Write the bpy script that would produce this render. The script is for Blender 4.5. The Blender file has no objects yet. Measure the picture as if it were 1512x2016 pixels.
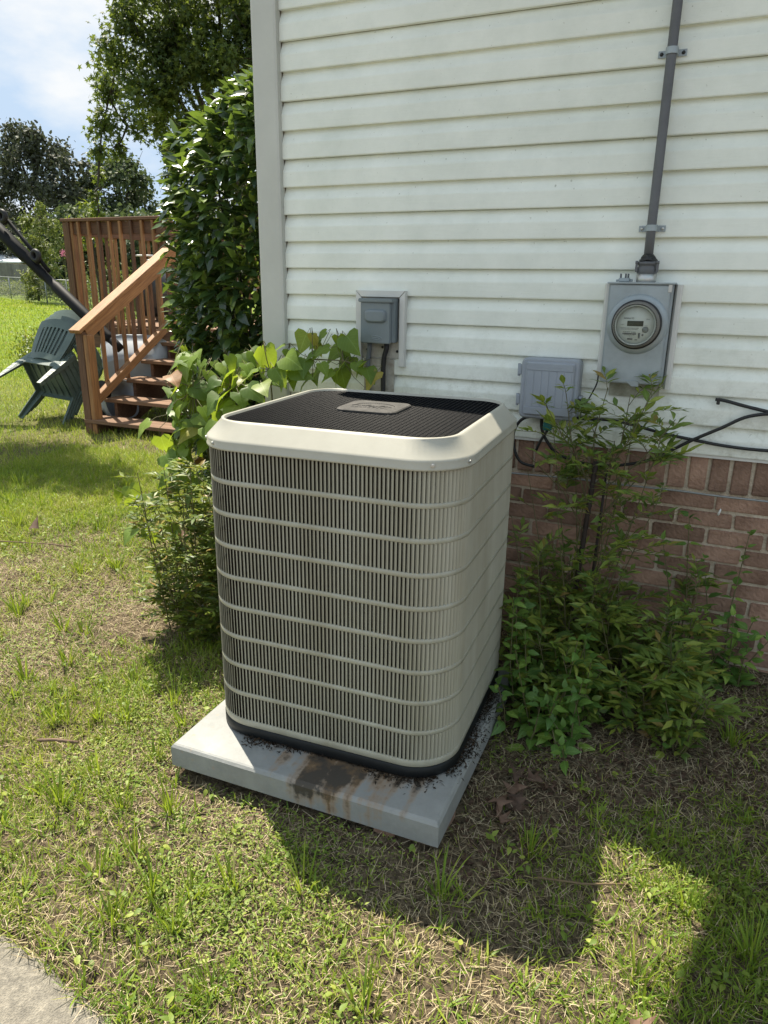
import bpy, bmesh, math, random
import numpy as np
from mathutils import Vector, Matrix

rnd = random.Random(7)
rng = np.random.default_rng(11)
scene = bpy.context.scene
COL = scene.collection

# ------------------------------------------------------------------ camera
cd = bpy.data.cameras.new("camera")
cam = bpy.data.objects.new("camera", cd)
COL.objects.link(cam)
_rt = Vector((0.91204054, 0.40993069, 0.01178495))
_up = Vector((-0.13523400, 0.27349957, 0.95231809))
_fw = Vector((-0.38716124, 0.87014643, -0.30487926))
mw = Matrix((( _rt.x, _up.x, -_fw.x, 1.9689), (_rt.y, _up.y, -_fw.y, -3.0456),
             (_rt.z, _up.z, -_fw.z, 1.5345), (0, 0, 0, 1)))
cam.matrix_world = mw
cd.sensor_fit = 'HORIZONTAL'
cd.sensor_width = 36.0
cd.lens = 1424.86 / 1512 * 36.0
cd.clip_start = 0.05
cd.clip_end = 600
scene.camera = cam
CAMP = np.array([1.9689, -3.0456, 1.5345])

# ------------------------------------------------------------------ sun, sky, exposure
SUNV = Vector((0.43, -0.32, -1.0)).normalized()          # the way the light travels
sd = bpy.data.lights.new("sun", 'SUN')
sd.energy = 3.05
sd.angle = math.radians(0.5)
sd.color = (1.0, 0.92, 0.78)
sun = bpy.data.objects.new("sun", sd)
sun.rotation_euler = SUNV.to_track_quat('-Z', 'Y').to_euler()
COL.objects.link(sun)
EXPOSURE = 1.78
SKY_STRENGTH = 0.15

world = bpy.data.worlds.new("World")
scene.world = world
world.use_nodes = True
nt = world.node_tree
nt.nodes.clear()
wo = nt.nodes.new('ShaderNodeOutputWorld')
bg = nt.nodes.new('ShaderNodeBackground')
sky = nt.nodes.new('ShaderNodeTexSky')
sky.sky_type = 'NISHITA'
sky.sun_disc = False
sky.sun_elevation = math.asin(-SUNV.z)
sky.sun_rotation = math.atan2(-SUNV.x, -SUNV.y)
sky.altitude = 50
sky.air_density = 1.0
sky.dust_density = 0.4
sky.ozone_density = 1.0
tc = nt.nodes.new('ShaderNodeTexCoord')
mp = nt.nodes.new('ShaderNodeMapping')
mp.inputs['Scale'].default_value = (1.0, 1.0, 2.2)
nz = nt.nodes.new('ShaderNodeTexNoise')
nz.inputs['Scale'].default_value = 2.6
nz.inputs['Detail'].default_value = 7
nz.inputs['Roughness'].default_value = 0.55
cr = nt.nodes.new('ShaderNodeValToRGB')
cr.color_ramp.elements[0].position = 0.45
cr.color_ramp.elements[1].position = 0.58
mx = nt.nodes.new('ShaderNodeMix')
mx.data_type = 'RGBA'
mx.inputs['B'].default_value = (1.85, 1.9, 1.94, 1)
nt.links.new(tc.outputs['Generated'], mp.inputs['Vector'])
nt.links.new(mp.outputs['Vector'], nz.inputs['Vector'])
nt.links.new(nz.outputs['Fac'], cr.inputs['Fac'])
nt.links.new(cr.outputs['Color'], mx.inputs['Factor'])
# cap on the sky brightness: the glare round the sun is evened out over the whole sky
sky_cap = nt.nodes.new('ShaderNodeMix')
sky_cap.data_type = 'RGBA'
sky_cap.blend_type = 'DARKEN'
sky_cap.inputs['Factor'].default_value = 1.0
sky_cap.inputs['B'].default_value = (1.15, 1.46, 1.85, 1)
nt.links.new(sky.outputs['Color'], sky_cap.inputs['A'])
nt.links.new(sky_cap.outputs['Result'], mx.inputs['A'])
nt.links.new(mx.outputs['Result'], bg.inputs['Color'])
bg.inputs['Strength'].default_value = SKY_STRENGTH
nt.links.new(bg.outputs['Background'], wo.inputs['Surface'])

scene.view_settings.view_transform = 'Standard'
scene.view_settings.look = 'None'
scene.view_settings.exposure = EXPOSURE
scene.view_settings.gamma = 1.0
scene.view_settings.use_curve_mapping = False
scene.render.engine = 'CYCLES'
scene.cycles.use_denoising = True
scene.cycles.max_bounces = 7
scene.cycles.diffuse_bounces = 4
scene.cycles.transmission_bounces = 5
scene.cycles.transparent_max_bounces = 6
scene.cycles.sample_clamp_indirect = 8


# ------------------------------------------------------------------ helpers: materials
def newmat(name):
    m = bpy.data.materials.new(name)
    m.use_nodes = True
    n = m.node_tree
    return m, n, n.nodes['Principled BSDF']


def mat(name, base, rough=0.5, metal=0.0, var=0.0, scale=8.0, dark=None, bump=0.0, bscale=60.0,
        stretch=(1, 1, 1), detail=5, spec=None, orand=0.0, coat=0.0):
    """Principled material whose colour wanders between base and dark by noise."""
    m, n, b = newmat(name)
    b.inputs['Roughness'].default_value = rough
    b.inputs['Metallic'].default_value = metal
    if spec is not None:
        b.inputs['Specular IOR Level'].default_value = spec
    if coat:
        b.inputs['Coat Weight'].default_value = coat
    base = tuple(base) + (1,)
    N = n.nodes
    L = n.links
    t = N.new('ShaderNodeTexCoord')
    mpn = N.new('ShaderNodeMapping')
    mpn.inputs['Scale'].default_value = stretch
    L.new(t.outputs['Object'], mpn.inputs['Vector'])
    col = None
    if var > 0 or dark is not None:
        z = N.new('ShaderNodeTexNoise')
        z.inputs['Scale'].default_value = scale
        z.inputs['Detail'].default_value = detail
        z.inputs['Roughness'].default_value = 0.65
        L.new(mpn.outputs['Vector'], z.inputs['Vector'])
        r = N.new('ShaderNodeValToRGB')
        r.color_ramp.elements[0].position = 0.33
        r.color_ramp.elements[1].position = 0.67
        dk = tuple(dark) + (1,) if dark is not None else tuple(c * (1 - var) for c in base[:3]) + (1,)
        r.color_ramp.elements[0].color = dk
        r.color_ramp.elements[1].color = base
        L.new(z.outputs['Fac'], r.inputs['Fac'])
        col = r.outputs['Color']
    if orand > 0:
        oi = N.new('ShaderNodeObjectInfo')
        mr = N.new('ShaderNodeMapRange')
        mr.inputs['To Min'].default_value = 1 - orand
        mr.inputs['To Max'].default_value = 1 + orand
        L.new(oi.outputs['Random'], mr.inputs['Value'])
        hs = N.new('ShaderNodeHueSaturation')
        L.new(mr.outputs['Result'], hs.inputs['Value'])
        if col is None:
            hs.inputs['Color'].default_value = base
        else:
            L.new(col, hs.inputs['Color'])
        col = hs.outputs['Color']
    if col is None:
        b.inputs['Base Color'].default_value = base
    else:
        L.new(col, b.inputs['Base Color'])
    if bump > 0:
        z2 = N.new('ShaderNodeTexNoise')
        z2.inputs['Scale'].default_value = bscale
        z2.inputs['Detail'].default_value = 4
        L.new(mpn.outputs['Vector'], z2.inputs['Vector'])
        bp = N.new('ShaderNodeBump')
        bp.inputs['Strength'].default_value = bump
        bp.inputs['Distance'].default_value = 0.01
        L.new(z2.outputs['Fac'], bp.inputs['Height'])
        L.new(bp.outputs['Normal'], b.inputs['Normal'])
    return m


def leafmat(name, ramp, trans=(0.25, 0.35, 0.04), tw=0.3, rough=0.45, spec=0.4, use='attr', coat=0.0):
    """Leaf: colour from a per-leaf number (attribute or object random), light passes through."""
    m, n, b = newmat(name)
    N = n.nodes
    L = n.links
    b.inputs['Roughness'].default_value = rough
    b.inputs['Specular IOR Level'].default_value = spec
    b.inputs['Coat Weight'].default_value = coat
    b.inputs['Coat Roughness'].default_value = 0.25
    if use == 'attr':
        a = N.new('ShaderNodeAttribute')
        a.attribute_name = 'tint'
        f = a.outputs['Fac']
    else:
        a = N.new('ShaderNodeObjectInfo')
        f = a.outputs['Random']
    r = N.new('ShaderNodeValToRGB')
    el = r.color_ramp.elements
    while len(el) < len(ramp):
        el.new(0.5)
    for e, (pos, c) in zip(el, ramp):
        e.position = pos
        e.color = tuple(c) + (1,)
    L.new(f, r.inputs['Fac'])
    lc = r.outputs['Color']
    if use == 'obj':
        # pale midrib and side veins, in the leaf's own coordinates
        def mth(op, p, q=None):
            k = N.new('ShaderNodeMath')
            k.operation = op
            for i, v in enumerate((p, q)):
                if v is None:
                    continue
                if isinstance(v, (int, float)):
                    k.inputs[i].default_value = v
                else:
                    L.new(v, k.inputs[i])
            return k.outputs[0]
        tco = N.new('ShaderNodeTexCoord')
        sxy = N.new('ShaderNodeSeparateXYZ')
        L.new(tco.outputs['Object'], sxy.inputs['Vector'])
        ax = mth('ABSOLUTE', sxy.outputs['X'])
        rib = mth('LESS_THAN', ax, .018)
        ph = mth('FRACT', mth('SUBTRACT', mth('MULTIPLY', sxy.outputs['Y'], 6.0), mth('MULTIPLY', ax, 5.0)))
        vn = mth('MULTIPLY', mth('LESS_THAN', ph, .13), .5)
        mo_ = N.new('ShaderNodeMix')
        mo_.data_type = 'RGBA'
        mo_.blend_type = 'MIX'
        L.new(mth('MULTIPLY', mth('MAXIMUM', rib, vn), .45), mo_.inputs['Factor'])
        L.new(lc, mo_.inputs['A'])
        hv = N.new('ShaderNodeHueSaturation')
        hv.inputs['Value'].default_value = 1.9
        hv.inputs['Saturation'].default_value = .85
        L.new(lc, hv.inputs['Color'])
        L.new(hv.outputs['Color'], mo_.inputs['B'])
        # blotches
        nb2 = N.new('ShaderNodeTexNoise')
        nb2.inputs['Scale'].default_value = 3.5
        nb2.inputs['Detail'].default_value = 4
        L.new(tco.outputs['Object'], nb2.inputs['Vector'])
        h3 = N.new('ShaderNodeHueSaturation')
        mr3 = N.new('ShaderNodeMapRange')
        mr3.inputs['To Min'].default_value = .72
        mr3.inputs['To Max'].default_value = 1.28
        L.new(nb2.outputs['Fac'], mr3.inputs['Value'])
        L.new(mr3.outputs['Result'], h3.inputs['Value'])
        L.new(mo_.outputs['Result'], h3.inputs['Color'])
        lc = h3.outputs['Color']
    L.new(lc, b.inputs['Base Color'])
    tr = N.new('ShaderNodeBsdfTranslucent')
    mxc = N.new('ShaderNodeMix')
    mxc.data_type = 'RGBA'
    mxc.blend_type = 'MIX'
    mxc.inputs['Factor'].default_value = 0.6
    mxc.inputs['B'].default_value = tuple(trans) + (1,)
    L.new(lc, mxc.inputs['A'])
    L.new(mxc.outputs['Result'], tr.inputs['Color'])
    ms = N.new('ShaderNodeMixShader')
    ms.inputs['Fac'].default_value = tw
    L.new(b.outputs['BSDF'], ms.inputs[1])
    L.new(tr.outputs['BSDF'], ms.inputs[2])
    L.new(ms.outputs['Shader'], n.nodes['Material Output'].inputs['Surface'])
    return m


# ------------------------------------------------------------------ helpers: objects
def wm(o):
    m = o.matrix_basis.copy()
    if o.parent:
        m = wm(o.parent) @ o.matrix_parent_inverse @ m
    return m


def setp(o, parent, local=False):
    if parent is not None:
        o.parent = parent
        if not local:
            o.matrix_parent_inverse = wm(parent).inverted()
    return o


def tag(o, label=None, cat=None, group=None, kind=None):
    if label:
        o['label'] = label
    if cat:
        o['category'] = cat
    if group:
        o['group'] = group
    if kind:
        o['kind'] = kind
    return o


def thing(name, label, cat, loc=(0, 0, 0), group=None):
    o = bpy.data.objects.new(name, None)
    o.empty_display_size = 0.1
    o.location = loc
    COL.objects.link(o)
    return tag(o, label, cat, group)


def link_mesh(name, me, parent=None, local=False):
    o = bpy.data.objects.new(name, me)
    COL.objects.link(o)
    return setp(o, parent, local)


class MB:
    """Collects simple shapes; build() links them as ONE mesh object."""

    def __init__(s):
        s.v = []
        s.f = []
        s.sm = []

    def add(s, verts, faces, smooth=False):
        k = len(s.v)
        s.v += [tuple(p) for p in verts]
        s.f += [tuple(i + k for i in f) for f in faces]
        s.sm += [smooth] * len(faces)
        return s

    def box(s, lo, hi, M=None):
        x0, y0, z0 = lo
        x1, y1, z1 = hi
        vs = [(x0, y0, z0), (x1, y0, z0), (x1, y1, z0), (x0, y1, z0), (x0, y0, z1), (x1, y0, z1), (x1, y1, z1), (x0, y1, z1)]
        if M is not None:
            vs = [tuple(M @ Vector(p)) for p in vs]
        return s.add(vs, [(0, 3, 2, 1), (4, 5, 6, 7), (0, 1, 5, 4), (1, 2, 6, 5), (2, 3, 7, 6), (3, 0, 4, 7)])

    def cbox(s, lo, hi, c=0.004, M=None):
        """box with chamfered edges"""
        bm = bmesh.new()
        bmesh.ops.create_cube(bm, size=1)
        for v in bm.verts:
            v.co = Vector([lo[i] + (v.co[i] + 0.5) * (hi[i] - lo[i]) for i in range(3)])
        bmesh.ops.bevel(bm, geom=bm.edges[:], offset=c, segments=1, affect='EDGES')
        vs = [(M @ v.co) if M is not None else v.co for v in bm.verts]
        bm.verts.index_update()
        fs = [[v.index for v in f.verts] for f in bm.faces]
        bm.free()
        return s.add([tuple(p) for p in vs], fs)

    def tube(s, pts, r, n=8, cap=True, smooth=True):
        pts = [Vector(p) for p in pts]
        rs = r if isinstance(r, (list, tuple)) else [r] * len(pts)
        vs = []
        pu = None
        for i, p in enumerate(pts):
            d = (pts[min(i + 1, len(pts) - 1)] - pts[max(i - 1, 0)]).normalized()
            if pu is None:
                pu = d.orthogonal().normalized()
            else:
                pu = (pu - d * pu.dot(d))
                pu = pu.normalized() if pu.length > 1e-6 else d.orthogonal().normalized()
            w = d.cross(pu)
            for k in range(n):
                a = 2 * math.pi * k / n
                vs.append(p + (pu * math.cos(a) + w * math.sin(a)) * rs[i])
        fs = []
        for i in range(len(pts) - 1):
            for k in range(n):
                fs.append((i * n + k, i * n + (k + 1) % n, (i + 1) * n + (k + 1) % n, (i + 1) * n + k))
        s.add(vs, fs, smooth)
        if cap:
            s.add(vs[:n], [tuple(reversed(range(n)))])
            s.add(vs[-n:], [tuple(range(n))])
        return s

    def lathe(s, prof, M, n=32, smooth=True):
        """prof: (radius, height) pairs about local Z of M"""
        vs = []
        for r, h in prof:
            for k in range(n):
                a = 2 * math.pi * k / n
                vs.append(tuple(M @ Vector((r * math.cos(a), r * math.sin(a), h))))
        fs = []
        for i in range(len(prof) - 1):
            for k in range(n):
                fs.append((i * n + k, i * n + (k + 1) % n, (i + 1) * n + (k + 1) % n, (i + 1) * n + k))
        return s.add(vs, fs, smooth)

    def loft(s, rings, cap0=True, cap1=True, smooth=False):
        n = len(rings[0])
        vs = [p for r in rings for p in r]
        fs = []
        for i in range(len(rings) - 1):
            for k in range(n):
                fs.append((i * n + k, i * n + (k + 1) % n, (i + 1) * n + (k + 1) % n, (i + 1) * n + k))
        s.add(vs, fs, smooth)
        if cap0:
            s.add(rings[0], [tuple(reversed(range(n)))])
        if cap1:
            s.add(rings[-1], [tuple(range(n))])
        return s

    def prism(s, poly, axis_from, axis_to):
        """poly: list of 3D points, extruded by the vector axis_to-axis_from"""
        d = Vector(axis_to) - Vector(axis_from)
        a = [Vector(p) for p in poly]
        b = [p + d for p in a]
        return s.loft([a, b])

    def mesh(s, name, m):
        me = bpy.data.meshes.new(name)
        me.from_pydata([tuple(p) for p in s.v], [], s.f)
        me.polygons.foreach_set('use_smooth', s.sm)
        if m is not None:
            me.materials.append(m)
        me.validate()
        me.update()
        return me

    def build(s, name, m, parent=None, bevel=0.0, fix=True, local=False, seg=2):
        me = s.mesh(name, m)
        if fix:
            bm = bmesh.new()
            bm.from_mesh(me)
            bmesh.ops.remove_doubles(bm, verts=bm.verts, dist=1e-5)
            bmesh.ops.recalc_face_normals(bm, faces=bm.faces)
            if bevel > 0:
                es = [e for e in bm.edges if len(e.link_faces) == 2 and e.calc_face_angle(0) > 0.6]
                bmesh.ops.bevel(bm, geom=es, offset=bevel, segments=seg, affect='EDGES', clamp_overlap=True)
            bm.to_mesh(me)
            bm.free()
        return link_mesh(name, me, parent, local)


def npmesh(name, V, F, mat_, tint=None, smooth=False):
    """V (n,3); F (m,k) one face size"""
    me = bpy.data.meshes.new(name)
    V = np.asarray(V, np.float32)
    F = np.asarray(F, np.int32)
    m, k = F.shape
    me.vertices.add(len(V))
    me.vertices.foreach_set('co', V.ravel())
    me.loops.add(m * k)
    me.loops.foreach_set('vertex_index', F.ravel())
    me.polygons.add(m)
    me.polygons.foreach_set('loop_start', np.arange(m, dtype=np.int32) * k)
    me.polygons.foreach_set('loop_total', np.full(m, k, np.int32))
    me.polygons.foreach_set('use_smooth', np.full(m, smooth))
    if tint is not None:
        at = me.attributes.new('tint', 'FLOAT', 'POINT')
        at.data.foreach_set('value', np.asarray(tint, np.float32))
    me.materials.append(mat_)
    me.update(calc_edges=True)
    return me


def unit(a):
    return a / np.maximum(np.linalg.norm(a, axis=-1, keepdims=True), 1e-9)


def rows_leaf(rows, droop=0.15, fold=0.12, ripple=0.0):
    """rows: (mid_y, edge_y, halfwidth); three vertices per row; all triangles"""
    V = []
    F = []
    for i, (my, ey, w) in enumerate(rows):
        zz = -droop * my * my
        ze = -droop * ey * ey + fold * w + (ripple * w * (1 if i % 2 else -1))
        V += [(-w, ey, ze), (0, my, zz), (w, ey, ze)]
    for i in range(len(rows) - 1):
        a = i * 3
        b = a + 3
        F += [(a, a + 1, b + 1), (a, b + 1, b), (a + 1, a + 2, b + 2), (a + 1, b + 2, b + 1)]
    return np.array(V, float), np.array(F, int)


HEART = rows_leaf([(0, -.13, .2), (.1, -.06, .42), (.28, .2, .52), (.5, .45, .42), (.75, .73, .2), (1, 1, .004)], .32, .1, .06)
CAMEL = rows_leaf([(0, 0, .02), (.18, .18, .15), (.42, .42, .225), (.68, .68, .17), (.88, .88, .06), (1, 1, .003)], .22, .28)
OVATE = rows_leaf([(0, 0, .02), (.15, .14, .2), (.38, .36, .29), (.65, .64, .2), (.86, .86, .08), (1, 1, .003)], .25, .15)
LANCE = rows_leaf([(0, 0, .015), (.25, .25, .13), (.5, .5, .16), (.78, .78, .08), (1, 1, .003)], .2, .2)
LOWLEAF = rows_leaf([(0, 0, .02), (.4, .4, .22), (1, 1, .004)], .25, .25)
MIDLEAF = rows_leaf([(0, 0, .03), (.3, .3, .19), (.66, .66, .18), (1, 1, .004)], .2, .26)
LOWLANCE = rows_leaf([(0, 0, .015), (.45, .45, .15), (1, 1, .004)], .2, .2)


def star_leaf():
    V = [(0, .25, 0)]
    for k in range(10):
        a = -math.pi / 2 + 2 * math.pi * k / 10 + math.pi / 10
        r = .62 if k % 2 == 0 else .24
        V.append((r * math.cos(a), .4 + r * math.sin(a), -.25 * r * r))
    return np.array(V, float), np.array([(0, 1 + k, 1 + (k + 1) % 10) for k in range(10)], int)


STAR = star_leaf()
FLAT = (np.array([(-.32, .1, .05), (0, 0, 0), (.32, .1, .05), (.3, .7, .06), (0, 1, -.05), (-.3, .7, .06)], float),
        np.array([(0, 1, 4), (1, 2, 3), (1, 3, 4), (0, 4, 5)], int))


def basis(D, N):
    D = unit(D)
    N = N - D * np.sum(N * D, 1, keepdims=True)
    N = unit(N)
    X = np.cross(D, N)
    return X, D, N


def foliage(name, tmpl, P, D, N, S, tint, m, parent=None, smooth=True):
    """Many leaves as ONE mesh object."""
    tv, tf = tmpl
    X, Y, Z = basis(D, N)
    n = len(P)
    V = P[:, None, :] + S[:, None, None] * (tv[None, :, 0:1] * X[:, None, :] + tv[None, :, 1:2] * Y[:, None, :] + tv[None, :, 2:3] * Z[:, None, :])
    F = tf[None] + (np.arange(n) * len(tv))[:, None, None]
    me = npmesh(name, V.reshape(-1, 3), F.reshape(-1, tf.shape[1]), m, np.repeat(tint, len(tv)), smooth)
    return link_mesh(name, me, parent)


def leaf_objects(name, tmpl, P, D, N, S, m, parent):
    """Each leaf an object of its own; the mesh is shared."""
    tv, tf = tmpl
    mes = []
    for q in range(5):
        t2 = tv.copy()
        bend, tws, sk = rng.uniform(-.12, .3), rng.normal(0, .35), rng.normal(0, .06)
        t2[:, 2] += -bend * t2[:, 1] ** 2 + tws * t2[:, 0] * t2[:, 1] + .02 * np.sin(9 * t2[:, 1] + 7 * t2[:, 0] + q)
        t2[:, 0] += sk * np.sin(3 * t2[:, 1])
        t2[:, 0] *= rng.uniform(.85, 1.12)
        mes.append(npmesh(name, t2, tf, m, None, True))
    X, Y, Z = basis(D, N)
    inv = wm(parent).inverted()
    out = []
    for i in range(len(P)):
        o = bpy.data.objects.new(name, mes[i % 5])
        s = float(S[i])
        M = Matrix(((X[i][0] * s, Y[i][0] * s, Z[i][0] * s, P[i][0]), (X[i][1] * s, Y[i][1] * s, Z[i][1] * s, P[i][1]),
                    (X[i][2] * s, Y[i][2] * s, Z[i][2] * s, P[i][2]), (0, 0, 0, 1)))
        COL.objects.link(o)
        o.parent = parent
        o.matrix_parent_inverse = inv
        o.matrix_basis = M
        out.append(o)
    return out


def rdirs(n, up=0.0):
    d = rng.normal(size=(n, 3))
    d[:, 2] += up
    return unit(d)


_vn = {}


def vnoise(x, y, scale, seed=0):
    if seed not in _vn:
        _vn[seed] = np.random.default_rng(seed + 100).random((128, 128))
    g = _vn[seed]
    x = np.asarray(x) / scale + 1000
    y = np.asarray(y) / scale + 1000
    xi = np.floor(x).astype(int)
    yi = np.floor(y).astype(int)
    fx = x - xi
    fy = y - yi
    fx = fx * fx * (3 - 2 * fx)
    fy = fy * fy * (3 - 2 * fy)
    a = g[xi % 128, yi % 128]
    b = g[(xi + 1) % 128, yi % 128]
    c = g[xi % 128, (yi + 1) % 128]
    d = g[(xi + 1) % 128, (yi + 1) % 128]
    return (a * (1 - fx) + b * fx) * (1 - fy) + (c * (1 - fx) + d * fx) * fy


def gz(x, y):
    """height of the ground"""
    x = np.asarray(x, float)
    y = np.asarray(y, float)
    z = 0.008 - 0.029 * np.clip(-y, 0, 2.8)
    dist = np.hypot(x - 2, y + 3)
    z = z + 0.011 * np.clip(dist - 11, 0, 80)
    return z + (vnoise(x, y, .35, 1) - .5) * .028 + (vnoise(x, y, .11, 2) - .5) * .012


def in_pad(x, y):
    a = math.radians(-1.42)
    u = (x - .97) * math.cos(a) - (y + 1.009) * math.sin(a)
    v = (x - .97) * math.sin(a) + (y + 1.009) * math.cos(a)
    return (np.abs(u) < .465) & (np.abs(v) < .465)


def curb_y(x):
    return -2.115 - .168 * (x - .464)


# ------------------------------------------------------------------ materials
M_SIDING, n_, b_ = newmat('vinyl_siding')
b_.inputs['Roughness'].default_value = 0.42
N = n_.nodes
L = n_.links
t_ = N.new('ShaderNodeTexCoord')
mp_ = N.new('ShaderNodeMapping')
mp_.inputs['Scale'].default_value = (3.0, 40, 60)
L.new(t_.outputs['Object'], mp_.inputs['Vector'])
z_ = N.new('ShaderNodeTexNoise')
z_.inputs['Scale'].default_value = 3.0
z_.inputs['Detail'].default_value = 5
L.new(mp_.outputs['Vector'], z_.inputs['Vector'])
bp_ = N.new('ShaderNodeBump')
bp_.inputs['Strength'].default_value = 0.22
bp_.inputs['Distance'].default_value = 0.004
L.new(z_.outputs['Fac'], bp_.inputs['Height'])
L.new(bp_.outputs['Normal'], b_.inputs['Normal'])
z2 = N.new('ShaderNodeTexNoise')
z2.inputs['Scale'].default_value = 2.2
z2.inputs['Detail'].default_value = 8
z2.inputs['Roughness'].default_value = 0.7
L.new(t_.outputs['Object'], z2.inputs['Vector'])
r_ = N.new('ShaderNodeValToRGB')
r_.color_ramp.elements[0].position = .3
r_.color_ramp.elements[0].color = (.70, .735, .665, 1)
r_.color_ramp.elements[1].position = .6
r_.color_ramp.elements[1].color = (.855, .88, .81, 1)
L.new(z2.outputs['Fac'], r_.inputs['Fac'])
# grime: small specks
z3 = N.new('ShaderNodeTexNoise')
z3.inputs['Scale'].default_value = 70
z3.inputs['Detail'].default_value = 2
L.new(t_.outputs['Object'], z3.inputs['Vector'])
r3 = N.new('ShaderNodeValToRGB')
r3.color_ramp.elements[0].position = .22
r3.color_ramp.elements[0].color = (.36, .35, .28, 1)
r3.color_ramp.elements[1].position = .30
r3.color_ramp.elements[1].color = (1, 1, 1, 1)
L.new(z3.outputs['Fac'], r3.inputs['Fac'])
mm = N.new('ShaderNodeMix')
mm.data_type = 'RGBA'
mm.blend_type = 'MULTIPLY'
mm.inputs['Factor'].default_value = 0.6
L.new(r_.outputs['Color'], mm.inputs['A'])
L.new(r3.outputs['Color'], mm.inputs['B'])
# soil splashed up on the lowest courses
szz = N.new('ShaderNodeSeparateXYZ')
L.new(t_.outputs['Object'], szz.inputs['Vector'])
mrz = N.new('ShaderNodeMapRange')
mrz.inputs['From Min'].default_value = 1.45
mrz.inputs['From Max'].default_value = .9
L.new(szz.outputs['Z'], mrz.inputs['Value'])
zs = N.new('ShaderNodeTexNoise')
zs.inputs['Scale'].default_value = 16
zs.inputs['Detail'].default_value = 8
zs.inputs['Roughness'].default_value = .75
L.new(t_.outputs['Object'], zs.inputs['Vector'])
rz = N.new('ShaderNodeValToRGB')
rz.color_ramp.elements[0].position = .48
rz.color_ramp.elements[0].color = (0, 0, 0, 1)
rz.color_ramp.elements[1].position = .75
rz.color_ramp.elements[1].color = (.75, .75, .75, 1)
L.new(zs.outputs['Fac'], rz.inputs['Fac'])
mdz = N.new('ShaderNodeMath')
mdz.operation = 'MULTIPLY'
L.new(mrz.outputs['Result'], mdz.inputs[0])
L.new(rz.outputs['Color'], mdz.inputs[1])
mxz = N.new('ShaderNodeMix')
mxz.data_type = 'RGBA'
mxz.inputs['B'].default_value = (.36, .36, .27, 1)
L.new(mdz.outputs[0], mxz.inputs['Factor'])
L.new(mm.outputs['Result'], mxz.inputs['A'])
L.new(mxz.outputs['Result'], b_.inputs['Base Color'])

M_TRIM = mat('white_trim', (.66, .655, .62), .45, var=.1, scale=5, bump=.05, bscale=30)
M_CORNER = mat('corner_trim', (.54, .545, .50), .45, var=.1, scale=4, bump=.05, bscale=30)
M_BOARDW = mat('weathered_backing_board', (.62, .60, .54), .8, dark=(.28, .25, .2), scale=9, bump=.2)
M_BRICK = mat('clay_brick', (.37, .235, .17), .9, dark=(.2, .12, .085), scale=9, bump=.7, bscale=70, orand=.34, spec=.2)
M_MORTAR = mat('mortar', (.6, .52, .41), .95, dark=(.38, .31, .23), scale=14, bump=.7, bscale=90, spec=.1)
M_ROOF = mat('roof_shingle', (.12, .11, .1), .9, var=.4, scale=30, bump=.4)
M_WOOD = mat('cedar_stained_wood', (.365, .185, .072), .62, dark=(.18, .082, .03), scale=2.6, bump=.35, bscale=9, stretch=(1.2, 22, 22), orand=.22)
M_WOODD = mat('weathered_stained_wood', (.185, .095, .05), .75, dark=(.095, .047, .026), scale=2.6, bump=.35, bscale=9, stretch=(1.2, 22, 22), orand=.2)
M_TREAD = mat('worn_tread_wood', (.25, .142, .078), .8, dark=(.13, .068, .036), scale=2.8, bump=.35, bscale=9, stretch=(1.2, 22, 22), orand=.15)
M_ACPAINT = mat('beige_cabinet_paint', (.40, .388, .318), .42, dark=(.31, .292, .225), scale=3.2, stretch=(4, 4, .7), detail=8, bump=.03, bscale=40)
M_ACCAP = mat('cream_cap_paint', (.43, .415, .35), .38, dark=(.38, .365, .305), scale=6, detail=9, bump=.02, bscale=25)
M_ACBLACK = mat('black_grille_coating', (.005, .0055, .007), .38, spec=.05)
M_COIL = mat('dark_condenser_coil', (.06, .05, .037), .8, var=.6, scale=40, spec=.1)
M_BASEPAN = mat('dark_base_pan_plastic', (.010, .012, .013), .5, spec=.3, var=.3, scale=20)
M_PLATE = mat('worn_nameplate', (.06, .055, .049), .75, dark=(.025, .023, .02), scale=22, bump=.3, bscale=50)
M_STEEL = mat('dull_steel', (.5, .5, .48), .38, metal=.8)
M_GALV = mat('galvanized_grey', (.36, .41, .435), .46, metal=.25, dark=(.29, .33, .345), scale=10, bump=.05)
M_ENCL = mat('grey_enclosure_plastic', (.33, .36, .405), .45, var=.12, scale=8)
M_DISC = mat('blue_grey_enamel', (.20, .235, .25), .42, var=.15, scale=8)
M_PIPE = mat('grey_conduit_paint', (.125, .13, .14), .5, var=.25, scale=10)
M_CABLE = mat('black_cable', (.014, .014, .015), .5)
M_GREYC = mat('grey_flex_conduit', (.13, .145, .16), .55)
M_DIAL = mat('meter_dial_print', (.6, .62, .58), .5)
M_DIALBODY = mat('meter_grey_bezel', (.2, .19, .17), .4, var=.2, scale=20)
M_LCD = mat('meter_display', (.035, .04, .025), .25)
M_INK = mat('meter_print_ink', (.08, .085, .085), .6)
M_INKG = mat('meter_print_grey', (.2, .21, .2), .6)
M_GLASS, n_, b_ = newmat('meter_glass')
b_.inputs['Base Color'].default_value = (.93, .95, .93, 1)
b_.inputs['Transmission Weight'].default_value = 1.0
b_.inputs['Roughness'].default_value = 0.03
b_.inputs['IOR'].default_value = 1.12
M_GREENTAG = mat('teal_ground_clamp', (.02, .16, .15), .5)
M_WHITE = mat('white_plastic', (.75, .75, .73), .45)
M_CHAIR = mat('dark_green_plastic', (.115, .16, .142), .42, var=.25, scale=6)
M_UMB = mat('black_umbrella_fabric', (.009, .0095, .011), .6, var=.3, scale=20, spec=.2)
M_KNOB = mat('black_joint_plastic', (.028, .028, .03), .5, spec=.25)
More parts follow.
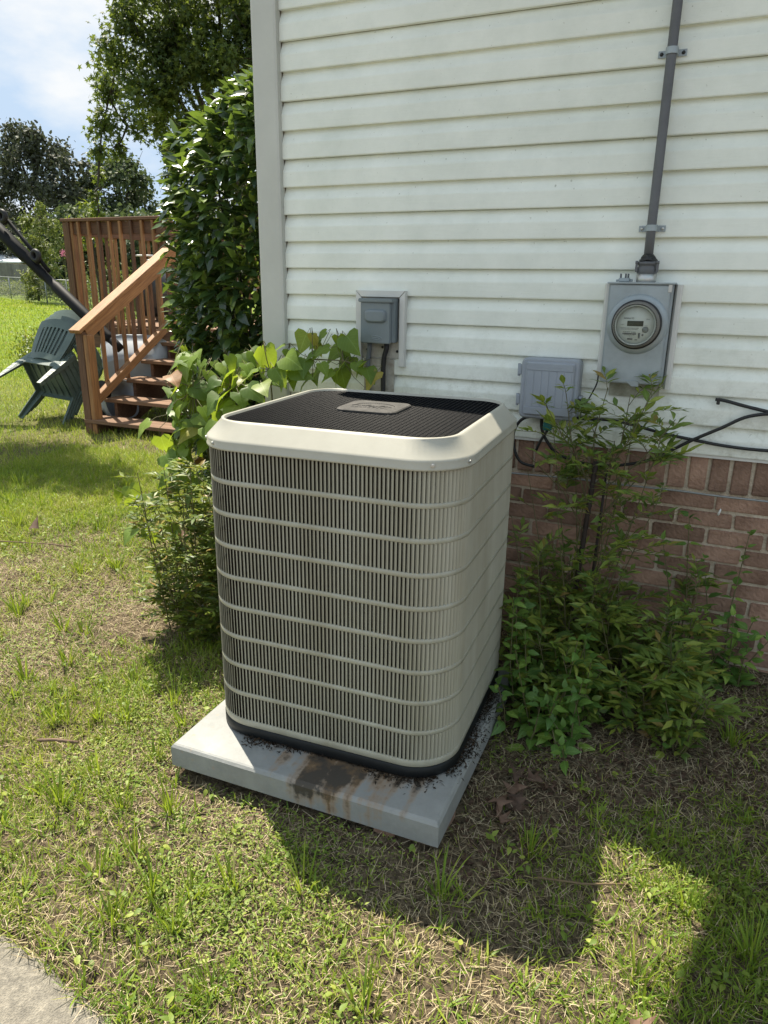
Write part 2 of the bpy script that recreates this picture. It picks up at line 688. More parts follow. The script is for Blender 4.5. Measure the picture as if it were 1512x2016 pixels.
M_TUB = mat('light_grey_moulded_plastic', (.36, .39, .43), .4, var=.15, scale=4)
M_TYRE = mat('black_rubber', (.016, .016, .017), .7)
M_GRILL = mat('dark_grill_enamel', (.03, .031, .032), .3)
M_FENCE = mat('weathered_fence_wood', (.2, .19, .175), .85, var=.35, scale=2, stretch=(1, 1, 1), bump=.3, orand=.15)
M_WIRE = mat('galvanised_wire', (.28, .29, .29), .5, metal=.5)
M_BARK = mat('grey_bark', (.06, .05, .04), .9, var=.45, scale=10, bump=.8, bscale=25)
M_CANE = mat('dark_plant_cane', (.045, .03, .025), .7, var=.4, scale=60, bump=.5, bscale=90)
M_TWIG = mat('green_brown_twig', (.13, .12, .05), .7, var=.3, scale=30)
M_STICK = mat('fallen_stick', (.2, .13, .085), .85, var=.4, scale=30, bump=.4)
M_FHOUSE = mat('far_house_wall', (.4, .33, .3), .8)
M_FROOF = mat('far_house_roof', (.36, .26, .26), .85, var=.1, scale=4)
M_METALROOF = mat('white_shed_roof', (.75, .76, .78), .4)

L_CAMEL = [(0, (.018, .042, .017)), (.5, (.04, .08, .024)), (.82, (.08, .135, .03)), (1, (.24, .33, .05))]
M_CAM_A = leafmat('glossy_evergreen_leaf', L_CAMEL, (.26, .38, .04), .26, .28, .6, 'attr', .25)
M_CAM_O = leafmat('glossy_evergreen_leaf_single', L_CAMEL, (.26, .38, .04), .26, .28, .6, 'obj', .25)
L_HEART = [(0, (.08, .145, .03)), (.5, (.14, .225, .035)), (.93, (.19, .27, .04)), (1, (.32, .24, .06))]
M_HEART = leafmat('heart_leaf', L_HEART, (.5, .62, .03), .45, .45, .35, 'obj')
M_HEARTR = leafmat('reddish_heart_leaf', [(0, (.3, .16, .06)), (1, (.36, .2, .12))], (.5, .3, .05), .35, .5, .3, 'obj')
L_SHRUB = [(0, (.05, .09, .022)), (.5, (.105, .165, .032)), (.9, (.21, .25, .04)), (1, (.32, .19, .06))]
M_SHRUB = leafmat('small_yellow_green_leaf', L_SHRUB, (.36, .42, .03), .35, .45)
M_SHRUB_O = leafmat('small_yellow_green_leaf_single', L_SHRUB, (.36, .42, .03), .35, .45, use='obj')
L_NAND = [(0, (.085, .15, .036)), (.5, (.175, .25, .048)), (.94, (.29, .325, .055)), (1, (.28, .17, .06))]
M_NAND = leafmat('bamboo_like_leaflet', L_NAND, (.32, .42, .04), .34, .42)
M_NAND_O = leafmat('bamboo_like_leaflet_single', L_NAND, (.32, .42, .04), .34, .42, use='obj')
L_PRIV = [(0, (.075, .16, .034)), (.6, (.14, .255, .045)), (1, (.24, .36, .06))]
M_PRIV_O = leafmat('broad_green_leaf_single', L_PRIV, (.2, .36, .04), .3, .45, use='obj')
M_PRIV = leafmat('broad_green_leaf', L_PRIV, (.2, .36, .04), .3, .45)
M_ORANGE = leafmat('orange_dead_leaf', [(0, (.5, .14, .06)), (1, (.55, .22, .1))], (.5, .2, .05), .2, .6, .2, 'obj')
M_BROWNLEAF = leafmat('brown_dead_leaf', [(0, (.07, .045, .032)), (1, (.15, .09, .06))], (.2, .1, .04), .1, .75, .15, 'obj')
M_GRASS = leafmat('grass_blade', [(0, (.085, .16, .02)), (.45, (.17, .265, .03)), (.75, (.29, .345, .045)), (.93, (.38, .36, .10)), (1, (.46, .38, .2))],
                  (.45, .56, .035), .36, .5, .3)
M_STRAW = leafmat('dry_straw', [(0, (.2, .145, .085)), (.5, (.47, .375, .225)), (1, (.64, .54, .37))], (.3, .25, .12), .15, .7, .15)
M_CLOVER = leafmat('tiny_weed_leaf', [(0, (.11, .17, .03)), (.6, (.2, .27, .045)), (1, (.32, .36, .07))], (.45, .52, .05), .3, .5, .3)
M_TREE = leafmat('tree_leaf', [(0, (.028, .052, .02)), (.6, (.058, .092, .028)), (1, (.14, .175, .04))], (.3, .38, .04), .34, .5, .3)
M_TREEB = leafmat('far_tree_leaf', [(0, (.045, .068, .045)), (.6, (.08, .105, .06)), (1, (.13, .155, .08))], (.14, .2, .04), .22, .6, .2)
M_TREED = leafmat('dark_far_tree_leaf', [(0, (.05, .056, .044)), (.6, (.078, .086, .062)), (1, (.12, .13, .085))], (.08, .1, .03), .18, .6, .2)  # greyed and lightened: distance haze put into the leaf colour
M_HEDGE = leafmat('wild_hedge_leaf', [(0, (.06, .085, .03)), (.6, (.11, .14, .045)), (1, (.22, .22, .09))], (.26, .32, .05), .3, .55, .2)
M_PINK = leafmat('pink_blossom', [(0, (.5, .12, .25)), (1, (.65, .25, .38))], (.6, .2, .35), .3, .6, .2)

# ground: bare soil, thatch and short green
M_GROUND, n_, b_ = newmat('soil_and_thatch')
b_.inputs['Roughness'].default_value = .95
b_.inputs['Specular IOR Level'].default_value = .1
N = n_.nodes
L = n_.links
t_ = N.new('ShaderNodeTexCoord')
za = N.new('ShaderNodeTexNoise')
za.inputs['Scale'].default_value = 1.6
za.inputs['Detail'].default_value = 6
L.new(t_.outputs['Object'], za.inputs['Vector'])
zb = N.new('ShaderNodeTexNoise')
zb.inputs['Scale'].default_value = 55
zb.inputs['Detail'].default_value = 6
zb.inputs['Roughness'].default_value = .75
L.new(t_.outputs['Object'], zb.inputs['Vector'])
ra = N.new('ShaderNodeValToRGB')
ra.color_ramp.elements[0].position = .35
ra.color_ramp.elements[0].color = (.035, .025, .018, 1)
ra.color_ramp.elements[1].position = .7
ra.color_ramp.elements[1].color = (.32, .25, .16, 1)
L.new(zb.outputs['Fac'], ra.inputs['Fac'])
# far lawn turns green: by distance from the house front (object space), no blades are built that far
sx = N.new('ShaderNodeSeparateXYZ')
L.new(t_.outputs['Object'], sx.inputs['Vector'])
mr_ = N.new('ShaderNodeMapRange')
mr_.inputs['From Min'].default_value = -2.5
mr_.inputs['From Max'].default_value = -9
L.new(sx.outputs['X'], mr_.inputs['Value'])
rg = N.new('ShaderNodeValToRGB')
rg.color_ramp.elements[0].position = .3
rg.color_ramp.elements[0].color = (.09, .15, .025, 1)
rg.color_ramp.elements[1].position = .7
rg.color_ramp.elements[1].color = (.23, .29, .05, 1)
zc = N.new('ShaderNodeTexNoise')
zc.inputs['Scale'].default_value = 9
zc.inputs['Detail'].default_value = 9
zc.inputs['Roughness'].default_value = .7
L.new(t_.outputs['Object'], zc.inputs['Vector'])
L.new(zc.outputs['Fac'], rg.inputs['Fac'])
mg = N.new('ShaderNodeMix')
mg.data_type = 'RGBA'
L.new(mr_.outputs['Result'], mg.inputs['Factor'])
L.new(ra.outputs['Color'], mg.inputs['A'])
L.new(rg.outputs['Color'], mg.inputs['B'])
L.new(mg.outputs['Result'], b_.inputs['Base Color'])
bp_ = N.new('ShaderNodeBump')
bp_.inputs['Strength'].default_value = 1.0
bp_.inputs['Distance'].default_value = .03
L.new(zb.outputs['Fac'], bp_.inputs['Height'])
L.new(bp_.outputs['Normal'], b_.inputs['Normal'])

# concrete drive: exposed pebbles
M_CONC, n_, b_ = newmat('pebbled_concrete')
b_.inputs['Roughness'].default_value = .9
b_.inputs['Specular IOR Level'].default_value = .2
N = n_.nodes
L = n_.links
t_ = N.new('ShaderNodeTexCoord')
vo = N.new('ShaderNodeTexVoronoi')
vo.inputs['Scale'].default_value = 240
L.new(t_.outputs['Object'], vo.inputs['Vector'])
zz = N.new('ShaderNodeTexNoise')
zz.inputs['Scale'].default_value = 40
zz.inputs['Detail'].default_value = 8
zz.inputs['Roughness'].default_value = .8
L.new(t_.outputs['Object'], zz.inputs['Vector'])
rc = N.new('ShaderNodeValToRGB')
rc.color_ramp.elements[0].position = .3
rc.color_ramp.elements[0].color = (.10, .093, .08, 1)
rc.color_ramp.elements[1].position = .68
rc.color_ramp.elements[1].color = (.29, .26, .205, 1)
L.new(zz.outputs['Fac'], rc.inputs['Fac'])
mc = N.new('ShaderNodeMix')
mc.data_type = 'RGBA'
mc.blend_type = 'OVERLAY'
mc.inputs['Factor'].default_value = .18
L.new(rc.outputs['Color'], mc.inputs['A'])
L.new(vo.outputs['Distance'], mc.inputs['B'])
hs = N.new('ShaderNodeHueSaturation')
hs.inputs['Saturation'].default_value = .9
L.new(mc.outputs['Result'], hs.inputs['Color'])
L.new(hs.outputs['Color'], b_.inputs['Base Color'])
bp_ = N.new('ShaderNodeBump')
bp_.inputs['Strength'].default_value = .6
bp_.inputs['Distance'].default_value = .006
L.new(vo.outputs['Distance'], bp_.inputs['Height'])
L.new(bp_.outputs['Normal'], b_.inputs['Normal'])

# pad: pale moulded concrete-look, wet brown stain that runs over the front edge
M_PAD, n_, b_ = newmat('stained_equipment_pad')
b_.inputs['Roughness'].default_value = .7
N = n_.nodes
L = n_.links
t_ = N.new('ShaderNodeTexCoord')
z1 = N.new('ShaderNodeTexNoise')
z1.inputs['Scale'].default_value = 7
z1.inputs['Detail'].default_value = 8
z1.inputs['Roughness'].default_value = .7
L.new(t_.outputs['Object'], z1.inputs['Vector'])
r1 = N.new('ShaderNodeValToRGB')
r1.color_ramp.elements[0].position = .3
r1.color_ramp.elements[0].color = (.22, .224, .215, 1)
r1.color_ramp.elements[1].position = .65
r1.color_ramp.elements[1].color = (.30, .305, .292, 1)
L.new(z1.outputs['Fac'], r1.inputs['Fac'])


def mnode(op, a, b=None, c=None):
    q = N.new('ShaderNodeMath')
    q.operation = op
    for i, x in enumerate((a, b, c)):
        if x is None:
            continue
        if isinstance(x, (int, float)):
            q.inputs[i].default_value = x
        else:
            L.new(x, q.inputs[i])
    return q.outputs[0]


sp = N.new('ShaderNodeSeparateXYZ')
L.new(t_.outputs['Object'], sp.inputs['Vector'])
mpd = N.new('ShaderNodeMapping')
mpd.inputs['Scale'].default_value = (24, 1.5, 1.2)
L.new(t_.outputs['Object'], mpd.inputs['Vector'])
zd = N.new('ShaderNodeTexNoise')
zd.inputs['Scale'].default_value = 1.0
zd.inputs['Detail'].default_value = 5
L.new(mpd.outputs['Vector'], zd.inputs['Vector'])
# bell over x (stain centre on the right of middle), strongest next to the unit, fading to the front edge
bx = mnode('SUBTRACT', 1.0, mnode('MULTIPLY', mnode('ABSOLUTE', mnode('SUBTRACT', sp.outputs['X'], .12)), 3.3))
by = mnode('MULTIPLY', mnode('ADD', sp.outputs['Y'], .46), 3.2)
zdrop = mnode('MULTIPLY', mnode('ADD', sp.outputs['Z'], -.08), 2.2)
raw = mnode('ADD', mnode('ADD', mnode('MULTIPLY', bx, .55), mnode('MULTIPLY', by, .6)), mnode('ADD', mnode('MULTIPLY', zd.outputs['Fac'], 1.5), zdrop))
fine = mnode('MULTIPLY', mnode('SUBTRACT', z1.outputs['Fac'], .5), 1.9)
st = N.new('ShaderNodeMapRange')
st.inputs['From Min'].default_value = 1.0
st.inputs['From Max'].default_value = 1.42
L.new(mnode('ADD', raw, fine), st.inputs['Value'])
msk = N.new('ShaderNodeMapRange')
msk.inputs['From Min'].default_value = .0
msk.inputs['From Max'].default_value = .25
L.new(bx, msk.inputs['Value'])
mxp = N.new('ShaderNodeMix')
mxp.data_type = 'RGBA'
L.new(mnode('MULTIPLY', mnode('MULTIPLY', st.outputs['Result'], msk.outputs['Result']), .9), mxp.inputs['Factor'])
L.new(r1.outputs['Color'], mxp.inputs['A'])
rst = N.new('ShaderNodeValToRGB')
rst.color_ramp.elements[0].position = .35
rst.color_ramp.elements[0].color = (.30, .165, .06, 1)
rst.color_ramp.elements[1].position = .95
rst.color_ramp.elements[1].color = (.032, .02, .009, 1)
L.new(mnode('ADD', mnode('MULTIPLY', st.outputs['Result'], .75), mnode('MULTIPLY', fine, 1.2)), rst.inputs['Fac'])
L.new(rst.outputs['Color'], mxp.inputs['B'])
# few rusty spots
vs_ = N.new('ShaderNodeTexVoronoi')
vs_.inputs['Scale'].default_value = 22
L.new(t_.outputs['Object'], vs_.inputs['Vector'])
rs_ = N.new('ShaderNodeValToRGB')
rs_.color_ramp.elements[0].position = .10
rs_.color_ramp.elements[0].color = (1, 1, 1, 1)
rs_.color_ramp.elements[1].position = .2
rs_.color_ramp.elements[1].color = (0, 0, 0, 1)
L.new(vs_.outputs['Distance'], rs_.inputs['Fac'])
leftm = N.new('ShaderNodeMapRange')
leftm.inputs['From Min'].default_value = -.2
leftm.inputs['From Max'].default_value = -.35
L.new(sp.outputs['X'], leftm.inputs['Value'])
mxs = N.new('ShaderNodeMix')
mxs.data_type = 'RGBA'
L.new(mnode('MULTIPLY', mnode('MULTIPLY', rs_.outputs['Color'], leftm.outputs['Result']), .45), mxs.inputs['Factor'])
L.new(mxp.outputs['Result'], mxs.inputs['A'])
mxs.inputs['B'].default_value = (.36, .24, .16, 1)
L.new(mxs.outputs['Result'], b_.inputs['Base Color'])
bp_ = N.new('ShaderNodeBump')
bp_.inputs['Strength'].default_value = .15
bp_.inputs['Distance'].default_value = .01
zf = N.new('ShaderNodeTexNoise')
zf.inputs['Scale'].default_value = 60
zf.inputs['Detail'].default_value = 5
L.new(t_.outputs['Object'], zf.inputs['Vector'])
L.new(zf.outputs['Fac'], bp_.inputs['Height'])
L.new(bp_.outputs['Normal'], b_.inputs['Normal'])

# ================================================================== SETTING
def ground_sheet():
    def axis(lo, hi, a, b, fine):
        mid = np.arange(a, b, fine)
        out = [mid]
        d = fine
        p = b
        hi_l = []
        while p < hi:
            hi_l.append(p)
            d *= 1.22
            p += d
        hi_l.append(hi)
        lo_l = []
        d = fine
        p = a
        while p > lo:
            d *= 1.22
            p -= d
            lo_l.append(max(p, lo))
        return np.array(sorted(set(np.round(np.concatenate([lo_l, mid, hi_l]), 4))))
    xs = axis(-220, 160, -4, 4, .06)
    ys = axis(-60, 220, -3, 5, .06)
    X, Y = np.meshgrid(xs, ys)
    Z = gz(X, Y)
    # the ground dips under the concrete drive
    Z = np.where((Y < curb_y(X) + .04), Z - .05, Z)
    n, m = X.shape
    V = np.stack([X, Y, Z], -1).reshape(-1, 3)
    i = np.arange(n - 1)[:, None] * m + np.arange(m - 1)[None]
    F = np.stack([i, i + 1, i + m + 1, i + m], -1).reshape(-1, 4)
    o = link_mesh('ground', npmesh('ground', V, F, M_GROUND, None, True))
    tag(o, kind='structure')


ground_sheet()

# concrete drive with a ragged, rounded edge
mb = MB()
xs = np.linspace(-12, 9, 240)
ring = []
for x in xs:
    ye = float(curb_y(x)) + (float(vnoise(x, 3., .22, 5)) - .5) * .03 + (float(vnoise(x, 9., .05, 6)) - .5) * .018
    zt = -.058 + (float(vnoise(x, 5., .2, 7)) - .5) * .006
    ring.append([(x, ye + .012, zt - .12), (x, ye + .006, zt - .018), (x, ye - .012, zt - .003), (x, ye - .05, zt), (x, ye - .25, zt + .003), (x, -9.0, zt + .02), (x, -9.0, zt - .12)])
mb.loft(ring, True, True, True)
tag(mb.build('driveway', M_CONC, fix=True), kind='structure')

# ------------------------------------------------------------------ house
S = .1143
EAVE = .9 + 18 * S
HW = 8.0
house = thing('house', 'house end wall in cream horizontal siding above a red brick foundation', 'house', (4, 4, 0))
mb = MB()
mb.box((.03, .029, .893), (HW - .03, 8, EAVE))
mb.box((.03, .05, -.2), (HW - .03, 8, .8925))
mb.prism([(.03, .029, EAVE), (HW - .03, .029, EAVE), (HW / 2, .029, EAVE + HW / 2 - .03)], (0, .016, 0), (0, 8, 0))
mb.build('wall', M_MORTAR, house)

prof = [(.001, .0285), (-.002, .0165), (-.001, .001), (.003, .0), (.057, .0006), (.062, .0014), (S - .004, .0235), (S - .001, .0235), (S - .0015, .001), (S + .003, .0), (S + .058, .0008), (S + .063, .0018), (2 * S - .004, .0235), (2 * S, .0285)]


def siding_panel(x0, x1, z, dy=0.0, name='siding_panel', M=None):
    nseg = max(2, int((x1 - x0) / .35))
    rings = []
    for i in range(nseg + 1):
        x = x0 + (x1 - x0) * i / nseg
        wv = (float(vnoise(x, z * 7, .5, 21)) - .5) * .0022
        r = []
        for zz, yy in prof:
            q = Vector((x, yy + dy + (wv if yy < .028 else 0), z + zz + wv * .6))
            r.append(tuple(M @ q) if M is not None else tuple(q))
        rings.append(r)
    mb = MB()
    mb.loft(rings)
    return mb.build(name, M_SIDING, house, fix=True)


seams = {0: [1.30, 4.9], 1: [3.1, 6.7], 2: [1.269, 4.9], 3: [2.95, 6.6], 4: [4.6], 5: [2.7, 6.3], 6: [3.9], 7: [2.9, 6.5], 8: [4.4]}
for j in range(9):
    xs_ = [.099] + seams[j] + [HW - .099]
    for i in range(len(xs_) - 1):
        siding_panel(xs_[i] - (.0 if i == 0 else .004), xs_[i + 1], .9 + 2 * j * S, -.002 * (i % 2))
for j in range(9, 25):
    z = .9 + 2 * j * S
    a = z + 2 * S - EAVE
    if HW / 2 - a > .2:
        siding_panel(a, HW - a, z)
# left side wall of the house, out of the picture
Mside = Matrix(((0, 1, 0, 0), (-1, 0, 0, 0), (0, 0, 1, 0), (0, 0, 0, 1)))
for j in range(9):
    siding_panel(-7.95, -.1, .9 + 2 * j * S, 0, 'siding_panel', Mside)
# corner post: an L with rolled edges
mb = MB()
cp = [(-.012, -.028), (.088, -.028), (.0985, -.024), (.0985, .012), (.03, .014), (.014, .03), (.012, .0985), (-.024, .0985), (-.028, .088), (-.028, -.018), (-.022, -.026)]
mb.loft([[(x, y, z) for x, y in cp] for z in (.862, 1.6, 2.4, EAVE)])
mb.build('corner_trim', M_CORNER, house)
mb = MB()
mb.loft([[(HW - x, y, z) for x, y in cp] for z in (.862, EAVE)])
mb.build('corner_trim', M_CORNER, house)
# starter edge under the lowest course
mb = MB()
mb.box((.1, .0035, .886), (HW - .1, .0280, .8975))
mb.build('starter_strip', M_TRIM, house)

# bricks: each brick of the part in the picture is an object of its own
def brick_mesh(w, h, d=.06):
    r = random.Random(int(w * 1e5 + h * 1e4) + rnd.randint(0, 999))
    bm = bmesh.new()
    bmesh.ops.create_cube(bm, size=1)
    for v in bm.verts:
        v.co = Vector((v.co.x * w, v.co.y * d, v.co.z * h))
        v.co += Vector((r.uniform(-1, 1), r.uniform(-.4, .4), r.uniform(-1, 1))) * .002
    bmesh.ops.bevel(bm, geom=bm.edges[:], offset=.004, segments=2, affect='EDGES')
    me = bpy.data.meshes.new('brick')
    bm.to_mesh(me)
    bm.free()
    me.materials.append(M_BRICK)
    return me


BR_L, BR_H, JO = .2015, .0598, .0122
stretch = [brick_mesh(BR_L, BR_H) for _ in range(6)]
half = [brick_mesh(BR_L / 2 - JO / 2, BR_H) for _ in range(3)]
SW, SH = .0645, .142
sold = [brick_mesh(SW, SH) for _ in range(6)]
hinv = wm(house).inverted()


def put(me, x, z, name='brick'):
    o = bpy.data.objects.new(name, me)
    COL.objects.link(o)
    o.parent = house
    o.matrix_parent_inverse = hinv
    o.location = (x, .042 + rnd.uniform(-.0025, .0015), z)
    o.rotation_euler = (rnd.uniform(-.01, .01), rnd.choice((0, math.pi)) + rnd.uniform(-.006, .006), rnd.uniform(-.012, .012))


far = MB()
sz = .9 - .008
x = .04
while x < HW:
    if 0.7 < x < 2.75:
        put(rnd.choice(sold), x, sz - SH * .5 + rnd.uniform(-.003, .003))
    else:
        far.cbox((x - SW / 2, .012, sz - SH), (x + SW / 2, .06, sz), .003)
    x += SW + .0128
z0 = sz - SH - JO - BR_H / 2
for c in range(13):
    z = z0 - c * (BR_H + JO)
    x = .02 + (.5 * (BR_L + JO) if c % 2 else 0) + .03 * math.sin(c * 5)
    while x < HW:
        if .6 < x < 2.8:
            put(rnd.choice(stretch), x + rnd.uniform(-.003, .003), z + rnd.uniform(-.002, .002))
        elif x - BR_L / 2 > .0:
            far.cbox((x - BR_L / 2, .012, z - BR_H / 2), (x + BR_L / 2, .06, z + BR_H / 2), .003)
        x += BR_L + JO
tag(far.build('brick', M_BRICK, house, fix=False), kind='stuff')
# mortar bed a few millimetres behind the brick faces
mb = MB()
n1, n2 = 90, 26
gx = np.linspace(.0, 3.4, n1)
gzv = np.linspace(-.15, .885, n2)
X, Z = np.meshgrid(gx, gzv)
Y = .020 + (vnoise(X, Z, .03, 31) - .5) * .004 + (vnoise(X, Z, .15, 32) - .5) * .004
V = np.stack([X, Y, Z], -1).reshape(-1, 3)
ii = np.arange(n2 - 1)[:, None] * n1 + np.arange(n1 - 1)[None]
Fq = np.stack([ii, ii + 1, ii + n1 + 1, ii + n1], -1).reshape(-1, 4)
link_mesh('mortar_bed', npmesh('mortar_bed', V, Fq, M_MORTAR, None, True), house)
mb.box((3.4, .017, -.15), (HW - .05, .045, .885))
mb.build('mortar_bed', M_MORTAR, house)
# left foundation side
mb = MB()
mb.box((-.004, .02, -.15), (.029, 8, .885))
mb.build('side_foundation', M_BRICK, house)

# roof, rake trim above the picture, pitched to suit the lawn shade; a slab added to shade more
for sgn in (1, -1):
    mb = MB()
    a = Vector((-.06, 0, EAVE - .06)) if sgn == 1 else Vector((HW + .06, 0, EAVE - .06))
    rdg = Vector((HW / 2, 0, EAVE + HW / 2))
    up_ = Vector((0, 0, .14))
    mb.loft([[a + Vector((0, y, 0)), rdg + Vector((0, y, 0)), rdg + Vector((0, y, 0)) + up_, a + Vector((0, y, 0)) + up_] for y in (-.075, 8.1)])
    mb.build('roof', M_ROOF, house)
mb = MB()
mb.prism([(.64, -.66, 3.27), (2.75, -.66, 3.27), (2.75, -.66, 3.31), (.64, -.66, 3.31)], (0, 0, 0), (0, .64, .30))  # unseen slab, added only to shade the lawn at the right
mb.build('added_shade_slab', M_ROOF, house)

# ------------------------------------------------------------------ things on the wall
# trim frame (J-channel) round the disconnect
mb = MB()
fx0, fx1, fz0, fz1 = .475, .712, 1.166, 1.491


def jpiece(a, b, c, d):
    """mitred frame stick, front face polygon a-b-c-d (x,z)"""
    m2 = MB()
    yb, yf = .004, -.026
    m2.loft([[(p[0], yb, p[1]) for p in (a, b, c, d)], [(p[0], yf + .004, p[1]) for p in (a, b, c, d)],
             [((p[0] * .985 + .015 * sum(q[0] for q in (a, b, c, d)) / 4), yf, (p[1] * .985 + .015 * sum(q[1] for q in (a, b, c, d)) / 4)) for p in (a, b, c, d)]])
    return m2


w_ = .026
jpiece((fx0, fz1), (fx1, fz1), (fx1 - w_, fz1 - w_), (fx0 + w_, fz1 - w_)).build('trim_frame', M_TRIM, house)
jpiece((fx0, fz0), (fx0, fz1 - .001), (fx0 + w_ - .001, fz1 - w_ - .001), (fx0 + w_ - .001, fz0)).build('trim_frame', M_TRIM, house)
jpiece((fx1, fz1 - .001), (fx1, fz0), (fx1 - w_ + .001, fz0), (fx1 - w_ + .001, fz1 - w_ - .001)).build('trim_frame', M_TRIM, house)
mb = MB()
mb.box((fx0 + w_, -.006, 1.20), (fx1 - w_, .003, fz1 - w_))
mb.box((fx0 + w_ + .006, -.004, .93), (fx1 - w_ - .03, .003, 1.195))
mb.build('backing_board', M_BOARDW, house)
for px_, pz_ in ((.525, 1.235), (.672, 1.232), (.60, 1.248)):
    mb = MB()
    mb.lathe([(0, .0), (.006, 0), (.006, .003), (0, .003)], Matrix.Translation((px_, -.006, pz_)) @ Matrix.Rotation(math.pi / 2, 4, 'X'), 10)
    mb.build('board_hole', M_CABLE, house)

# disconnect box
dx0, dx1, dz0, dz1, dyf = .528, .662, 1.268, 1.455, -.075
dis = thing('disconnect_box', 'small blue-grey electrical disconnect box set in a white trim frame', 'electrical box', (.59, -.01, 1.268))
mb = MB()
mb.box((dx0 - .012, -.062, dz0 + .004), (dx1 + .014, -.0065, dz1))
mb.build('body', M_DISC, dis, bevel=.003)
mb = MB()
mb.box((dx0 - .014, -.084, dz1 - .012), (dx1 + .016, -.0068, dz1 + .004))
mb.build('rain_hood', M_DISC, dis, bevel=.003)
mb = MB()
mb.box((dx0 - .004, dyf, dz0), (dx1 + .004, -.0625, dz1 - .0125))
door = mb.build('door', M_DISC, dis, bevel=.004)
mb = MB()
bm_ = []
for k, (o_, yy) in enumerate(((0, dyf + .0005), (.003, dyf - .009), (.010, dyf - .0135))):
    r = []
    for i in range(28):
        a = 2 * math.pi * i / 28
        cx, cz = (dx0 + dx1) / 2, dz0 + .117
        ex = abs(math.cos(a)) ** .45 * math.copysign(1, math.cos(a))
        ez = abs(math.sin(a)) ** .45 * math.copysign(1, math.sin(a))
        r.append((cx + (.052 - o_) * ex, yy, cz + (.029 - o_) * ez))
    bm_.append(r)
mb.loft(bm_, False, True, True)
mb.build('raised_bump', M_DISC, door)
mb = MB()
cx = (dx0 + dx1) / 2
for pts in ([(-.026, .030), (-.004, .034), (.02, .030), (.028, .024)], [(-.022, .024), (.004, .027), (.022, .020)], [(-.024, .019), (.0, .018), (.024, .019)]):
    mb.tube([(cx + a + .004, dyf - .0005, dz0 + b) for a, b in pts], .0011, 5)
mb.build('embossed_mark', M_GALV, door)
mb = MB()
mb.tube([(.548, -.035, 1.27), (.546, -.032, 1.235), (.538, -.028, 1.19), (.536, -.026, 1.10), (.536, -.026, .93), (.536, -.05, .84)], .011, 10)
tag(mb.build('electrical_conduit', M_GREYC), 'grey flexible conduit leaving the bottom left of the disconnect box', 'conduit')
mb = MB()
mb.tube([(.632, -.035, 1.272), (.631, -.033, 1.245), (.618, -.03, 1.205), (.614, -.03, 1.16), (.616, -.03, .95), (.62, -.06, .84), (.66, -.16, .7), (.7, -.3, .45), (.72, -.4, .3)], .0115, 10)
tag(mb.build('electrical_conduit', M_CABLE), 'black flexible whip leaving the bottom right of the disconnect box', 'conduit')

# meter
met = thing('electric_meter', 'round glass electric meter on a tall galvanized grey box', 'electric meter', (1.685, -.01, 1.17))
mb = MB()
mb.box((1.572, -.085, 1.165), (1.800, .002, 1.538))
mb.build('meter_box', M_GALV, met, bevel=.003)
mb = MB()
# cover with a slight inward taper of its return edges
mb.loft([[(1.5765, -.086, 1.170), (1.7925, -.086, 1.167), (1.7925, -.086, 1.528), (1.5765, -.086, 1.531)],
         [(1.5775, -.099, 1.171), (1.7915, -.099, 1.168), (1.7915, -.099, 1.527), (1.5775, -.099, 1.530)]])
cov = mb.build('cover_plate', M_GALV, met, bevel=.0025)
mb = MB()
mb.box((1.566, -.106, 1.5325), (1.806, .002, 1.5385))
mb.build('top_flange', M_GALV, met, bevel=.0015)
mb = MB()
mb.box((1.783, -.103, 1.505), (1.796, -.0995, 1.531))
mb.build('latch_tab', M_STEEL, met, bevel=.001)
mb = MB()
mb.prism([(1.672, -.0995, 1.176), (1.700, -.0995, 1.180), (1.717, -.0995, 1.176), (1.719, -.0995, 1.158), (1.694, -.0995, 1.158)], (0, 0, 0), (0, -.006, 0))
mb.build('hasp', M_GALV, met)
MC = (1.688, 1.388)


def fm(y):
    return Matrix.Translation((MC[0], y, MC[1])) @ Matrix.Rotation(math.pi / 2, 4, 'X')


mb = MB()
mb.lathe([(.110, -.001), (.108, .004), (.102, .0095), (.092, .012), (.088, .012)], fm(-.099), 56)
mb.build('raised_collar', M_GALV, cov)
mb = MB()
for hx, hz in ((1.598, 1.440), (1.778, 1.436)):
    mb.lathe([(0, .0), (.003, 0), (.003, .0015), (0, .0015)], Matrix.Translation((hx, -.0988, hz)) @ Matrix.Rotation(math.pi / 2, 4, 'X'), 10)
mb.build('cover_hole', M_CABLE, cov)
mb = MB()
mb.lathe([(.0885, .0), (.0895, .006), (.0895, .016), (.087, .02), (.0835, .0205)], fm(-.110), 56)
mb.build('sealing_ring', M_CABLE, met)
mb = MB()
mb.lathe([(.0835, .0), (.0835, .012), (.081, .0135), (.081, .028), (.079, .0295), (.079, .042), (.0765, .044), (.0745, .044), (.0745, .02), (.0, .02)], fm(-.128), 56)
mb.build('bezel', M_DIALBODY, met)
mb = MB()
mb.lathe([(0, .0), (.0715, .0), (.0715, .002), (.0, .002)], fm(-.1485), 56)
dial = mb.build('dial', M_DIAL, met)
mb = MB()
mb.lathe([(.0715, .0), (.0735, .012), (.0725, .016), (.069, .0165), (.068, .013), (.070, .0)], fm(-.151), 56)
mb.build('dial_rim', M_DIAL, met)
mb = MB()
mb.lathe([(.0765, .0), (.0765, .032), (.0745, .040), (.069, .045), (.05, .047), (0, .0475), ], fm(-.141), 56)
mb.lathe([(0, .0445), (.05, .044), (.067, .042), (.0725, .037), (.0745, .031), (.0745, .0), (.0765, .0)], fm(-.141), 56)
mb.build('glass_cover', M_GLASS, met)
YD = -.1512


